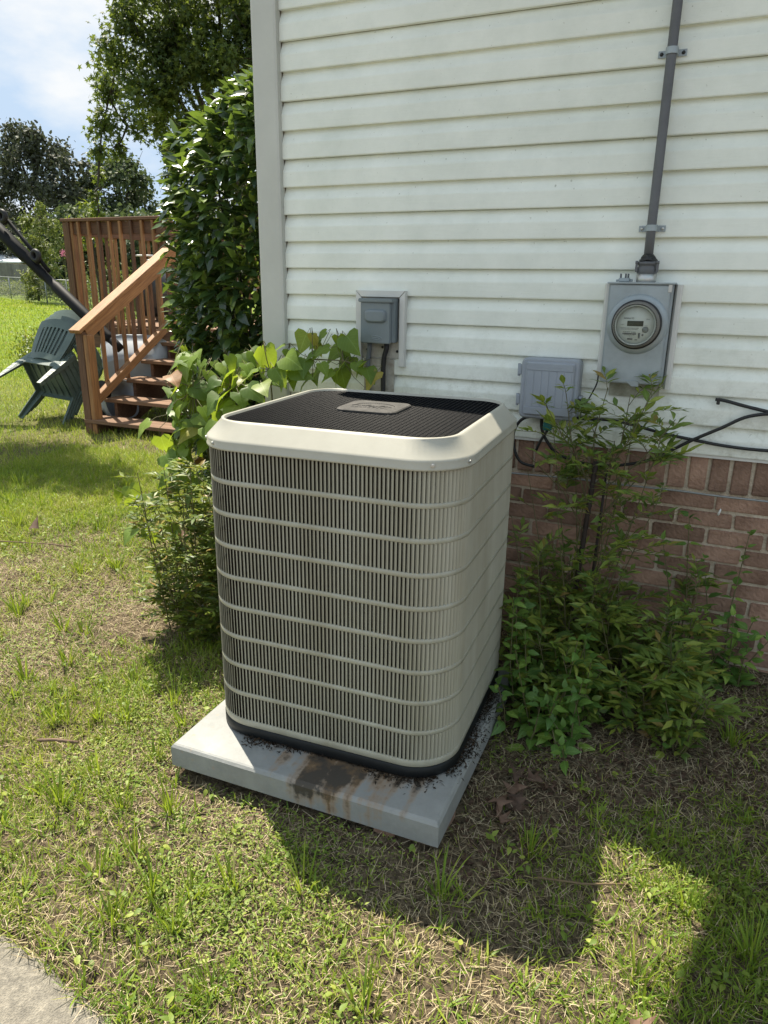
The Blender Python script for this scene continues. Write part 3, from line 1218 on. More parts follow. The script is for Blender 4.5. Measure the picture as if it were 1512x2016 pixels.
def dbox(x0, z0, x1, z1, name, m, t=.0006):
    q = MB()
    q.box((MC[0] + x0, YD - t, MC[1] + z0), (MC[0] + x1, YD + .0002, MC[1] + z1))
    return q.build(name, m, dial, fix=False)


dbox(-.030, -.004, .027, .015, 'display', M_LCD, .0009)
q = MB()
for (x0, z, x1, h) in ((-.052, -.0125, .013, .0022), (-.05, -.0165, .009, .0014), (-.042, -.0265, -.0165, .0026), (-.013, -.027, .004, .0026),
                       (-.036, -.0375, .0, .0012), (-.018, -.0435, -.008, .001), (-.052, .0, -.041, .0012), (.031, -.001, .043, .001)):
    # broken dashes stand for print too small to read
    x = x0
    while x < x1:
        w2 = rnd.uniform(.002, .006)
        q.box((MC[0] + x, YD - .0005, MC[1] + z), (MC[0] + min(x + w2, x1), YD, MC[1] + z + h))
        x += w2 + .0012
q.build('small_print', M_INKG, dial, fix=False)
q = MB()
for (x0, z0, x1, z1) in ((-.043, -.0345, .004, -.0295), (-.024, -.0535, -.005, -.048), (.003, -.0545, .011, -.0515)):
    x = x0
    while x < x1:
        w2 = rnd.uniform(.0006, .0016)
        q.box((MC[0] + x, YD - .0005, MC[1] + z0), (MC[0] + x + w2, YD, MC[1] + z1))
        x += w2 + rnd.uniform(.0003, .0008)
z = -.0475
while z < -.028:
    h = rnd.uniform(.0006, .0018)
    q.box((MC[0] + .013, YD - .0005, MC[1] + z), (MC[0] + .0195, YD, MC[1] + z + h))
    z += h + .0006
q.build('barcode', M_INK, dial, fix=False)
q = MB()
q.lathe([(0, 0), (.0115, 0), (.0115, .001), (0, .001)], Matrix.Translation((MC[0] + .036, YD + .0004, MC[1] - .0155)) @ Matrix.Rotation(math.pi / 2, 4, 'X'), 24)
q.lathe([(0, 0), (.004, 0), (.004, .001), (0, .001)], Matrix.Translation((MC[0] + .0285, YD + .0004, MC[1] - .035)) @ Matrix.Rotation(math.pi / 2, 4, 'X'), 16)
q.build('optical_port', M_INKG, dial)


def text3d(s, size, x, z, y, m, parent, ext=.0003, name='lettering'):
    c = bpy.data.curves.new(name, 'FONT')
    c.body = s
    c.size = size
    c.extrude = ext
    o = bpy.data.objects.new(name, c)
    o.rotation_euler = (math.pi / 2, 0, 0)
    o.location = (x, y, z)
    COL.objects.link(o)
    bpy.context.view_layer.update()
    me = bpy.data.meshes.new_from_object(o.evaluated_get(bpy.context.evaluated_depsgraph_get()))
    me.transform(o.matrix_basis)
    bpy.data.objects.remove(o)
    me.materials.clear()
    me.materials.append(m)
    return link_mesh(name, me, parent)


text3d('Stratus IQ', .0085, MC[0] - .043, MC[1] + .0215, YD - .0002, M_INK, dial)
text3d('elster', .006, MC[0] + .035, MC[1] + .0205, YD - .0002, M_INKG, dial)

# white trim strips either side of the meter box
for x0, x1, z0_, z1_ in ((1.549, 1.5715, 1.18, 1.533), (1.803, 1.829, 1.146, 1.532)):
    mb = MB()
    mb.loft([[(x0, .006, z), (x1, .006, z), (x1, -.040, z), (x1 - .006, -.043, z), (x0 + .008, -.043, z), (x0, -.030, z)] for z in (z0_, z1_)])
    mb.build('trim_strip', M_TRIM, house)
mb = MB()
mb.box((1.60, -.004, 1.105), (1.79, .006, 1.163))
mb.build('stained_filler', mat('mildewed_siding', (.5, .5, .42), .7, dark=(.2, .2, .14), scale=12), house)
# bonding clamp on top
cl = thing('ground_clamp', 'small grey clamp with upright screws on top of the meter box', 'clamp', (1.63, -.05, 1.539))
mb = MB()
mb.cbox((1.600, -.07, 1.539), (1.640, -.04, 1.554), .003)
mb.cbox((1.590, -.062, 1.540), (1.599, -.048, 1.548), .002)
mb.cbox((1.641, -.062, 1.540), (1.650, -.048, 1.550), .002)
mb.build('clamp_body', M_GALV, cl, fix=False)
for sx_ in (1.606, 1.624, 1.633):
    mb = MB()
    mb.tube([(sx_, -.055, 1.554), (sx_, -.055, 1.569)], .0035, 8)
    mb.build('screw', M_PIPE, cl)
# service conduit
con = thing('service_conduit', 'tall grey metal conduit running up the siding from the meter box', 'conduit', (1.693, -.04, 1.54))
mb = MB()
mb.tube([(1.695, -.042, 1.60), (1.694, -.04, 1.75), (1.694, -.038, 2.4), (1.694, -.038, EAVE + 1.4)], .0168, 20)
mb.build('pipe', M_PIPE, con)
mb = MB()
mb.lathe([(.034, .0), (.036, .006), (.036, .03), (.0, .03)], Matrix.Translation((1.697, -.048, 1.5388)), 28)
mb.build('hub', M_STEEL, con)
mb = MB()
mb.lathe([(.035, .0), (.0365, .004), (.0365, .02), (.033, .026), (.033, .03), (.0385, .032), (.0385, .040), (.030, .043), (0, .043)], Matrix.Translation((1.697, -.048, 1.5695)), 28)
mb.build('compression_nut', M_PIPE, con)
for sx_ in (-.037, .037):
    mb = MB()
    mb.tube([(1.697 + sx_ - .005, -.07, 1.6085), (1.697 + sx_ + .005, -.07, 1.6085)], .006, 8)
    mb.box((1.697 + sx_ - .004, -.0735, 1.575), (1.697 + sx_ + .004, -.0665, 1.605))
    mb.build('nut_lug', M_PIPE, con, fix=False)
mb = MB()
rg_ = []
for k, (r, z) in enumerate(((.031, 1.612), (.033, 1.616), (.026, 1.624), (.024, 1.630), (.018, 1.636))):
    rg_.append([(1.696 + (r + .0025 * math.sin(a * 5 + k)) * math.cos(a), -.046 + (r + .0025 * math.sin(a * 5 + k)) * math.sin(a), z + .003 * math.sin(a * 3)) for a in [2 * math.pi * i / 24 for i in range(24)]])
mb.loft(rg_, True, True, True)
mb.build('sealing_putty', M_CABLE, con)
for z, dark in ((2.298, True), (1.729, False)):
    mb = MB()
    n = 14
    ro, ri = .0205, .0172
    pts_o = [(1.694 + ro * math.cos(a), -.039 - ro * math.sin(a)) for a in [math.pi * i / n for i in range(n + 1)]]
    pts_i = [(1.694 + ri * math.cos(a), -.039 - ri * math.sin(a)) for a in [math.pi * i / n for i in range(n + 1)]]
    prof2 = [(1.694 + .047, -.002), (1.694 + .047, -.0055), (1.694 + ro, -.0055)] + pts_o + [(1.694 - ro, -.0055), (1.694 - .047, -.0055), (1.694 - .047, -.002), (1.694 - ri, -.002)] + pts_i[::-1] + [(1.694 + ri, -.002)]
    mb.loft([[(x, y, z - .0105) for x, y in prof2], [(x, y, z + .0105) for x, y in prof2]])
    st_ = mb.build('strap', M_GALV, con)
    for sx_ in (-.036, .036):
        mb = MB()
        mb.lathe([(0, 0), (.0065, 0), (.006, .003), (.003, .0045), (0, .0045)], Matrix.Translation((1.694 + sx_, -.0055, z)) @ Matrix.Rotation(math.pi / 2, 4, 'X'), 10)
        mb.build('screw', M_CABLE if dark else M_STEEL, st_)

# cable enclosure
enc = thing('cable_enclosure', 'square grey ribbed plastic cable box low on the wall left of the meter', 'utility box', (1.37, 0, 1.0))


def plate(x0, x1, z0, z1, y0, y1, r, name, m, parent, bevel=.003):
    q = MB()

    def rr(y, ins):
        pts = []
        for (cx, cz, a0) in ((x1 - r, z1 - r, 0), (x0 + r, z1 - r, 90), (x0 + r, z0 + r, 180), (x1 - r, z0 + r, 270)):
            for k in range(6):
                a = math.radians(a0 + 18 * k)
                pts.append((cx + (r - ins) * math.cos(a), y, cz + (r - ins) * math.sin(a)))
        return pts
    q.loft([rr(y0, 0), rr(y1 + bevel, 0), rr(y1, bevel)])
    return q.build(name, m, parent)


plate(1.252, 1.490, 1.000, 1.240, .002, -.052, .02, 'base', M_ENCL, enc)
plate(1.258, 1.492, .998, 1.243, -.0525, -.085, .022, 'lid', M_ENCL, enc, .006)
lid = enc.children[-1]
plate(1.277, 1.474, 1.016, 1.2285, -.0845, -.0945, .008, 'lid_face', M_ENCL, lid, .004)
plate(1.282, 1.468, 1.196, 1.224, -.0945, -.0972, .002, 'upper_band', M_ENCL, lid, .001)
plate(1.280, 1.466, 1.018, 1.048, -.0945, -.0985, .002, 'lower_band', M_ENCL, lid, .001)
rw = (1.466 - 1.284) / 6
for k in range(6):
    mb = MB()
    x0 = 1.284 + k * rw
    mb.loft([[(x0 + .0008, -.0945, z), (x0 + rw - .0008, -.0945, z), (x0 + rw - .0025, -.0962, z), (x0 + .0025, -.0962, z)] for z in (1.0505, 1.1935)])
    mb.build('rib', M_ENCL, lid)
mb = MB()
for k in range(14):
    x0 = 1.325 + k * .0075
    mb.tube([(x0, -.0972, 1.206 + .003 * math.sin(k * 2.)), (x0 + .004, -.0972, 1.213 + .002 * math.cos(k * 3.))], .0007, 4)
    if k < 9:
        mb.tube([(1.287 + k * .008, -.0985, 1.034), (1.291 + k * .008, -.0985, 1.036)], .0006, 4)
mb.build('worn_embossing', M_ENCL, lid)
for z in (1.188, 1.066):
    mb = MB()
    mb.cbox((1.240, -.072, z - .016), (1.2575, -.035, z + .024), .003)
    mb.tube([(1.243, -.06, z - .022), (1.243, -.06, z + .028)], .006, 8)
    mb.build('hinge', M_ENCL, enc, fix=False)
mb = MB()
mb.cbox((1.4925, -.075, 1.062), (1.507, -.03, 1.10), .004)
mb.build('latch', M_ENCL, enc, fix=False)
mb = MB()
mb.cbox((1.4935, -.085, 1.068), (1.505, -.0755, 1.092), .003)
mb.build('latch_opening', M_CABLE, enc, fix=False)
mb = MB()
mb.tube([(1.372, -.03, .998), (1.372, -.03, .972), (1.378, -.035, .955)], .012, 10)
mb.cbox((1.356, -.05, .945), (1.392, -.02, .982), .005)
tag(mb.build('grounding_block', M_GREENTAG, fix=False), 'teal grounding block hanging under the grey cable box', 'grounding block')


def cable(pts, r, label, m=M_CABLE):
    # smooth the polyline
    P = [Vector(p) for p in pts]
    out = []
    for i in range(len(P) - 1):
        p0, p1, p2, p3 = P[max(i - 1, 0)], P[i], P[i + 1], P[min(i + 2, len(P) - 1)]
        for k in range(6):
            t = k / 6
            out.append(.5 * ((2 * p1) + (p2 - p0) * t + (2 * p0 - 5 * p1 + 4 * p2 - p3) * t * t + (3 * p1 - p0 - 3 * p2 + p3) * t ** 3))
    out.append(P[-1])
    b = MB()
    b.tube(out, r, 8)
    o = b.build('cable', m)
    tag(o, label, 'cable', 'cables on the wall')
    return o


cable([(1.335, -.03, 1.0), (1.268, -.03, .985), (1.232, -.03, .93), (1.236, -.035, .86), (1.27, -.04, .80), (1.33, -.04, .785)], .0065, 'black cable looping out of the lower left of the grey box', M_CABLE)
cable([(1.345, -.03, 1.0), (1.348, -.03, .95), (1.372, -.03, .90), (1.42, -.03, .85), (1.51, -.03, .823), (1.62, -.03, .818), (1.75, -.026, .846), (1.83, -.026, .886), (1.93, -.026, .953), (2.03, -.028, 1.013), (2.12, -.03, 1.066), (2.24, -.03, 1.082), (2.4, -.03, 1.05), (2.9, -.03, .98)], .0065,
      'long black cable drooping over the bricks then rising across the siding')
cable([(1.385, -.032, 1.0), (1.375, -.034, .95), (1.35, -.034, .90), (1.33, -.03, .85)], .006, 'short black cable crossing under the grey box to the brick')
cable([(1.43, -.02, 1.0), (1.48, -.02, 1.004), (1.545, -.018, 1.003), (1.62, -.018, 1.006), (1.715, -.018, .993), (1.82, -.018, .972), (1.93, -.018, .957), (2.06, -.018, .943), (2.2, -.018, .94), (2.5, -.018, .95), (3.0, -.018, .99)], .0062,
      'black cable sagging across the lowest siding to the right edge')
cable([(1.995, -.012, 1.118), (2.03, -.014, 1.115), (2.09, -.014, 1.102), (2.176, -.014, 1.086), (2.5, -.014, 1.03), (3.0, -.014, 1.0)], .0065, 'black cable starting at a clip on the siding near the right edge')
cable([(1.558, -.045, 1.19), (1.555, -.04, 1.15), (1.53, -.03, 1.09), (1.503, -.025, 1.03), (1.50, -.025, 1.0)], .0028, 'thin black wire running from the meter box down to the grey box')
cable([(.9, -.03, .741), (1.227, -.03, .742), (1.5, -.03, .749), (1.699, -.03, .747), (1.9, -.03, .749), (2.065, -.03, .746), (2.3, -.03, .747), (2.8, -.03, .742)], .0042, 'thin grey wire stretched along the brick joint', M_WIRE)
mb = MB()
mb.cbox((2.000, -.028, 1.10), (2.012, -.006, 1.124), .002)
tag(mb.build('cable_clip', M_CABLE, fix=False), 'small black clip holding a cable end on the siding', 'clip')
mb = MB()
mb.tube([(2.066, -.014, .665), (2.068, -.03, .675), (2.072, -.032, .690), (2.073, -.03, .697)], [.004, .0045, .004, .001], 8)
tag(mb.build('wall_plug', M_WHITE), 'tiny white plastic plug stuck on the brick wall', 'plug')

# ================================================================== AIR CONDITIONER ON ITS PAD
pad = thing('equipment_pad', 'pale grey moulded pad stained brown under the air conditioner', 'equipment pad', (.97, -1.009, 0))
pad.rotation_euler = (0, 0, math.radians(1.42))
mb = MB()
hp = .4612


def sq(h, z):
    return [(-h, -h, z), (h, -h, z), (h, h, z), (-h, h, z)]


mb.loft([sq(hp - .004, .0), sq(hp, .004), sq(hp, .072), sq(hp - .006, .080), sq(hp - .012, .0832)])
bm = bmesh.new()
me = mb.mesh('slab', M_PAD)
bm.from_mesh(me)
bmesh.ops.remove_doubles(bm, verts=bm.verts, dist=1e-5)
bmesh.ops.subdivide_edges(bm, edges=bm.edges[:], cuts=6, use_grid_fill=True)
for v in bm.verts:
    v.co.z += (float(vnoise(v.co.x + 5, v.co.y, .2, 41)) - .5) * .004 if v.co.z > .07 else 0
bmesh.ops.recalc_face_normals(bm, faces=bm.faces)
bm.to_mesh(me)
bm.free()
link_mesh('slab', me, pad, local=True)
# broken bricks wedged under the near corner
for i, (x, y, a, l) in enumerate(((1.372, -1.405, 3, .085), (1.27, -1.418, -3, .07), (1.404, -1.31, 88, .075))):
    M = Matrix.Translation((x, y, -.036 + .002 * i)) @ Matrix.Rotation(math.radians(a), 4, 'Z')
    mb = MB()
    mb.cbox((-l / 2, -.03, -.036), (l / 2, .03, .0345), .005, M)
    tag(mb.build('shim_brick', M_BRICK, fix=False), ('broken red brick wedged under the near corner of the pad', 'second broken brick left of the corner shim under the pad',
        'broken brick under the right edge of the pad')[i], 'brick', 'bricks shimming the pad')

AW, AR = .8344, .1502
ac = thing('air_conditioner', 'tall beige outdoor air conditioner with louvred sides and a black top grille', 'air conditioner', (.9719, -.9145, .0838))
ac.rotation_euler = (0, 0, math.radians(2.83))
HWA = AW / 2


def rr(h, R, z, n=14):
    pts = []
    k = h - R
    for cx, cy, a0 in ((k, -k, -90), (k, k, 0), (-k, k, 90), (-k, -k, 180)):
        for i in range(n + 1):
            a = math.radians(a0 + 90 * i / n)
            pts.append((cx + R * math.cos(a), cy + R * math.sin(a), z))
    return pts


ZB, ZF, ZL, ZT = .0420, .9744, .9991, 1.0514
# base pan
mb = MB()
mb.loft([rr(HWA - .02, AR, .001), rr(HWA - .004, AR, .002), rr(HWA + .001, AR, .007), rr(HWA + .001, AR, ZB - .004), rr(HWA - .003, AR, ZB), rr(HWA - .02, AR - .01, ZB + .001)], smooth=True)
mb.build('base_pan', M_BASEPAN, ac, local=True)
# coil core
mb = MB()
mb.loft([rr(HWA - .032, AR - .03, ZB), rr(HWA - .032, AR - .03, ZF + .02)], False, False, True)
mb.build('coil', M_COIL, ac, local=True)
mb = MB()
mb.loft([rr(HWA - .033, AR - .03, .96), rr(HWA - .033, AR - .03, .965)])
mb.build('dark_inside_sheet', M_ACBLACK, ac, local=True)  # black sheet stands in for the shaded inside below the grille
# lower and upper solid skirts, bands
PITCH = (ZF - .060) / 9


def band(z0, z1, name, out=.0002):
    b = MB()
    c = .0022
    b.loft([rr(HWA - .0045, AR - .0045, z0), rr(HWA + out - c, AR + out - c, z0), rr(HWA + out, AR + out, z0 + c), rr(HWA + out, AR + out, z1 - c), rr(HWA + out - c, AR + out - c, z1), rr(HWA - .0045, AR - .0045, z1)], False, False, True)
    o = b.build(name, M_ACPAINT, ac, local=True)
    return o


band(ZB + .0005, .067, 'lower_skirt')
for k in range(1, 9):
    zc_ = .060 + k * PITCH
    band(zc_ - .0080, zc_ + .0080, 'band')

# louvres: slim upright slats, open on one side, nine rows of them
nS = 244
kk = HWA - AR
arc = AR * math.pi / 2
per = 8 * kk + 4 * arc


def at_s(s):
    s = s % per
    segs = [('l', (-kk, -HWA), (1, 0), 2 * kk), ('a', (kk, -kk), -90, arc), ('l', (HWA, -kk), (0, 1), 2 * kk), ('a', (kk, kk), 0, arc),
            ('l', (kk, HWA), (-1, 0), 2 * kk), ('a', (-kk, kk), 90, arc), ('l', (-HWA, kk), (0, -1), 2 * kk), ('a', (-kk, -kk), 180, arc)]
    for t, p, d, ln in segs:
        if s <= ln:
            if t == 'l':
                return (p[0] + d[0] * s, p[1] + d[1] * s), d, (d[1], -d[0])
            a = math.radians(d) + s / AR
            n = (math.cos(a), math.sin(a))
            return (p[0] + AR * n[0], p[1] + AR * n[1]), (-n[1], n[0]), n
        s -= ln
    return (0, 0), (1, 0), (0, -1)


P_ = per / nS
tau = math.radians(36)
wS = .97 * P_
cs = []
for t in (0, .25, .5, .75, 1):
    cs.append((wS * math.cos(tau) * t, -wS * math.sin(tau) * (1 - t) ** 1.5))
inner = [(s + .0007, n - .0010) for s, n in cs[::-1]]
cs = cs + inner
base2 = []
for i in range(nS):
    (px_, py_), td, nd = at_s(i * P_)
    base2.append([(px_ + td[0] * s + nd[0] * n, py_ + td[1] * s + nd[1] * n) for s, n in cs])
base2 = np.array(base2)          # nS, 10, 2
nc = len(cs)
for r in range(9):
    za = (.0655 if r == 0 else .060 + r * PITCH + .0075)
    zb_ = (ZF + .006 if r == 8 else .060 + (r + 1) * PITCH - .0075)
    Vb = np.concatenate([base2, np.full((nS, nc, 1), za)], 2)
    Vt = np.concatenate([base2, np.full((nS, nc, 1), zb_)], 2)
    V = np.concatenate([Vb, Vt], 1).reshape(-1, 3)
    fq = []
    for k in range(nc):
        fq.append((k, (k + 1) % nc, nc + (k + 1) % nc, nc + k))
    fq = np.array(fq)
    Fq = fq[None] + (np.arange(nS) * 2 * nc)[:, None, None]
    o = link_mesh('louvre_slats', npmesh('louvre_slats', V, Fq.reshape(-1, 4), M_ACPAINT, None, False), ac, local=True)
    tag(o, kind='stuff')
# top cap
mb = MB()
mb.loft([rr(HWA + .002, AR + .002, ZF - .002), rr(HWA + .0065, AR + .0065, ZF - .003), rr(HWA + .0078, AR + .0078, ZF), rr(HWA + .0078, AR + .0078, ZF + .003), rr(HWA + .0062, AR + .0062, ZF + .006),
         rr(HWA + .0062, AR + .0062, ZL - .004), rr(HWA + .0052, AR + .005, ZL), rr(HWA + .001, AR + .001, ZL + .0042), rr(HWA - .034, AR - .018, ZT - .006), rr(HWA - .038, AR - .032, ZT - .0022), rr(HWA - .0415, AR - .038, ZT - .0006),
         rr(HWA - .0475, AR - .048, ZT), rr(HWA - .050, AR - .051, ZT - .002), rr(HWA - .0515, AR - .052, ZT - .012), rr(HWA - .0565, AR - .056, ZT - .016)], False, False, True)
mb.build('top_cap', M_ACCAP, ac, local=True)
for a_, side in ((-62, 0), (28, 1), (-152, 2), (-18, 0), (-118, 2)):
    mb = MB()
    a = math.radians(a_)
    cx, cy = {0: (kk, -kk), 1: (kk, kk), 2: (-kk, -kk)}[side]
    R = AR + .006
    n = Vector((math.cos(a), math.sin(a), 0))
    M = Matrix.Translation(Vector((cx, cy, ZF + .013)) + n * R) @ n.to_track_quat('Z', 'Y').to_matrix().to_4x4()
    mb.lathe([(0, 0), (.0062, 0), (.0062, .0012), (.0042, .0016), (.004, .0052), (0, .0056)], M, 12, False)
    mb.build('cap_screw', M_STEEL, ac, local=True)
# grille of wires
HG = HWA - .054
RG = AR - .053
mb = MB()


def half_width(v):
    k = HG - RG
    if abs(v) <= k:
        return HG
    d = abs(v) - k
    return k + math.sqrt(max(RG * RG - d * d, 0)) if d < RG else 0


y = -HG + .006
i = 0
while y < HG - .003:
    hwv = half_width(y)
    # woven: each wire dips at the cross wires
    pts = [(-hwv + 2 * hwv * t / 22, y, ZT - .0105) for t in range(0, 23, 11)]
    mb.tube(pts, .0021, 5, False)
    y += .0112
    i += 1
tag(mb.build('grille_wires', M_ACBLACK, ac, fix=False, local=True), kind='stuff')
mb = MB()
x = -HG + .02
while x < HG:
    hwv = half_width(x)
    mb.tube([(x, -hwv, ZT - .0086), (x, hwv, ZT - .0086)], .0010, 4, False)
    x += .0165
mb.build('grille_supports', M_ACBLACK, ac, fix=False, local=True)
mb = MB()
mb.tube(rr(HG + .001, RG + .001, ZT - .011)[:] + [rr(HG + .001, RG + .001, ZT - .011)[0]], .0032, 6, False)
mb.build('grille_rim', M_ACBLACK, ac, fix=False, local=True)
# name plate
pl = []
for ins, z in ((0, ZT - .010), (0, ZT - .003), (.004, ZT + .0)):
    hx, hy, c = .105 - ins, .098 - ins, .032
    cx, cy = -.012, .055
    r = []
    for sx_, sy_, a0 in ((1, -1, -90), (1, 1, 0), (-1, 1, 90), (-1, -1, 180)):
        for k in range(5):
            a = math.radians(a0 + 22.5 * k)
            r.append((cx + sx_ * (hx - c) + c * math.cos(a), cy + sy_ * (hy - c) + c * math.sin(a), z))
    pl.append(r)
mb = MB()
mb.loft(pl)
npl = mb.build('name_plate', M_PLATE, ac, local=True)
mb = MB()
for k in range(26):
    a = math.pi * .15 + math.pi * .7 * k / 25
    mb.tube([(-.012 - .075 * math.cos(a), .035 + .075 * math.sin(a) * .9, ZT + .0004), (-.012 - .075 * math.cos(a + .06), .035 + .075 * math.sin(a + .06) * .9, ZT + .0004)], .0016, 5)
for k in range(9):
    mb.tube([(-.085 + k * .016, .035 + .01 * math.sin(k), ZT + .0002), (-.075 + k * .016, .05 + .012 * math.cos(k * 2), ZT + .0002)], .0022, 5)
    mb.tube([(-.08 + k * .015, .012, ZT + .0002), (-.07 + k * .015, .014 + .006 * math.sin(k * 3), ZT + .0002)], .0013, 5)
mb.build('worn_relief', M_PLATE, npl, fix=False)
o = npl.children[0]
o.matrix_parent_inverse = Matrix.Identity(4)

# wet dark debris round the base of the unit
nd_ = 19000
a = rng.uniform(0, 1, nd_) * per
pos = np.array([at_s(s)[0] + at_s(s)[2] for s in a])
front = ((pos[:, 3] < -.7) | (pos[:, 2] > .85))
out = np.abs(rng.normal(0, 1, nd_)) * np.where(front, .024, .006) * (0.25 + 1.5 * vnoise(a, a * 0, .12, 51)) - .035
lx = pos[:, 0] + pos[:, 2] * out
ly = pos[:, 1] + pos[:, 3] * out
c_, s_ = math.cos(math.radians(2.83)), math.sin(math.radians(2.83))
Pd = np.stack([.9719 + c_ * lx - s_ * ly, -.9145 + s_ * lx + c_ * ly, .0850 + rng.uniform(0, 1, nd_) ** 2 * .012], 1)
keep = front | (rng.random(nd_) < .15)
Pd = Pd[keep]
n = len(Pd)
Dd = rdirs(n)
Dd[:, 2] *= .12
M_DEBRIS = leafmat('wet_dark_debris', [(0, (.012, .009, .006)), (.7, (.035, .022, .012)), (1, (.09, .05, .022))], (.05, .03, .01), .02, .6, .3)
tag(foliage('plant_debris', LOWLANCE, Pd, Dd, np.tile([[0, 0, 1.]], (n, 1)) + rdirs(n) * .3, rng.uniform(.005, .017, n), rng.random(n) ** 2, M_DEBRIS), kind='stuff')

# ================================================================== WOODEN DECK AND STAIRS
deck = thing('deck', 'raised reddish wooden deck with baluster railing and open stairs', 'deck', (-3.8, 3.2, 0))


def stick(p0, p1, w, t, name, m, parent, upv=(0, 0, 1), ch=.004):
    """board along p0-p1, w along the side vector, t along upv; its mesh runs along local X so the grain follows"""
    p0, p1 = Vector(p0), Vector(p1)
    d = (p1 - p0)
    ln = d.length
    x = d.normalized()
    u = Vector(upv)
    u = (u - x * u.dot(x)).normalized()
    v = u.cross(x)
    b = MB()
    b.cbox((0, -w / 2, -t / 2), (ln, w / 2, t / 2), ch)
    o = b.build(name, m, None, fix=False)
    o.matrix_basis = Matrix(((x.x, v.x, u.x, p0.x), (x.y, v.y, u.y, p0.y), (x.z, v.z, u.z, p0.z), (0, 0, 0, 1)))
    o.parent = parent
    o.matrix_parent_inverse = wm(parent).inverted()
    return o


DZ = .975
XL, XS, XR = -5.43, -3.80, -1.85     # left end, stair left, stair right
YF, YB = 4.0, 7.4
# floor
y = YF
while y < YB:
    stick((XL - .03, y + .07, DZ - .014), (-.06, y + .07, DZ - .014), .139, .028, 'deck_board', M_TREAD, deck)
    y += .146
stick((XL, YF - .0, DZ - .16), (-.06, YF - .0, DZ - .16), .038, .26, 'rim_joist', M_WOODD, deck)
stick((XS + .03, YF - .03, DZ - .35), (XR, YF - .03, DZ - .35), .02, .16, 'fascia_board', M_WOODD, deck)
stick((XL - .0, YF, DZ - .16), (XL, YB, DZ - .16), .038, .26, 'rim_joist', M_WOODD, deck)
stick((XL, YB, DZ - .16), (-.06, YB, DZ - .16), .038, .26, 'rim_joist', M_WOODD, deck)
# posts
RT = 2.195
for x, y in ((XL, YF), (XL, 5.7), (XL, YB), (-2.8, YB), (-.3, YB), (-3.90, YF)):
    stick((x, y, -.05), (x, y, RT - .03), .089, .089, 'post', M_WOODD, deck, (0, 1, 0))
stick((XL + .09, YF - .01, .3), (XL + .09, YF - .01, RT - .03), .04, .06, 'post_trim', M_WOOD, deck, (0, 1, 0))
stick((XR + .05, YF, -.05), (XR + .05, YF, RT - .03), .089, .089, 'post', M_WOODD, deck, (0, 1, 0))
# railing runs


def railing(a, b, outv, n):
    a, b, outv = Vector(a), Vector(b), Vector(outv)
    stick(a + Vector((0, 0, RT - .014)), b + Vector((0, 0, RT - .014)), .14, .036, 'rail_cap', M_WOODD, deck)
    stick(a + Vector((0, 0, RT - .11)), b + Vector((0, 0, RT - .11)), .038, .14, 'rail_board', M_WOODD, deck)
    for i in range(n):
        p = a.lerp(b, (i + .62) / n) + outv * .039
        stick(p + Vector((0, 0, DZ - .12)), p + Vector((0, 0, RT - .034)), .034, .038, 'baluster', M_WOOD if i % 3 else M_WOODD, deck, (0, 1, 0), .003)


railing((XL - .05, YF, 0), (-3.86, YF, 0), (0, -1, 0), 10)
railing((XL, YF + .08, 0), (XL, YB, 0), (-1, 0, 0), 21)
railing((XL, YB, 0), (-.3, YB, 0), (0, 1, 0), 32)
railing((XR + .1, YF, 0), (-.1, YF, 0), (0, -1, 0), 14)
# stairs
treads = []
for i in range(5):
    yf = 2.40 + .297 * i
    zt = .145 + .172 * i
    stick((XS - .03, yf + .07, zt - .019), (XR + .08, yf + .07, zt - .019), .137, .038, 'tread', M_TREAD, deck)
    stick((XS - .03, yf + .215, zt - .019), (XR + .08, yf + .215, zt - .019), .137, .038, 'tread', M_TREAD, deck)
for x in (XS + .10, (XS + XR) / 2 - .02, XR - .06):
    b = MB()
    prof3 = [(2.43, -.02)]
    for i in range(5):
        yf = 2.43 + .297 * i
        zt = .145 + .172 * i - .039
        prof3 += [(yf, zt), (yf + .293, zt)]
    prof3 += [(3.93, .60), (3.93, .45), (2.85, -.02)]
    b.loft([[(x - .019, yy, z) for yy, z in prof3], [(x + .019, yy, z) for yy, z in prof3]])
    b.build('stringer', M_WOODD, deck)
sl = .573


def stair_rail(x, outx):
    y0, z0_ = 2.40, 1.015
    y1 = 3.97
    z1_ = z0_ + sl * (y1 - y0)
    nrm = (0, -sl, 1)
    stick((x, y0 - .03, z0_), (x, y1, z1_), .14, .038, 'handrail_cap', M_WOOD, deck, nrm)
    stick((x + outx * .03, y0 + .08, z0_ - .02), (x + outx * .03, y1, z1_ - .085), .038, .13, 'handrail_board', M_WOOD, deck, nrm)
    stick((x + outx * .02, 2.50, .30), (x + outx * .02, y1, .30 + (y1 - 2.50) * .59), .066, .085, 'bottom_rail', M_WOOD, deck, (0, -.59, 1))
    for i in range(9):
        yb = 2.60 + .155 * i
        zb = .30 + (yb - 2.50) * .59 + (-.16 if i % 3 == 0 else -.06)
        stick((x - outx * .025, yb, zb), (x - outx * .025, yb, z0_ + sl * (yb - y0) - .06), .034, .036, 'baluster', M_WOOD if i % 2 else M_WOODD, deck, (0, 1, 0), .003)
    stick((x, 2.46, -.08), (x, 2.46, z0_ - .0), .089, .089, 'newel_post', M_WOODD, deck, (0, 1, 0))
    stick((x + outx * .075, 2.47, -.05), (x + outx * .075, 2.47, z0_ - .03), .055, .10, 'newel_post', M_WOOD, deck, (0, 1, 0))


stair_rail(XS + .01, 1)
stair_rail(XR + .05, -1)

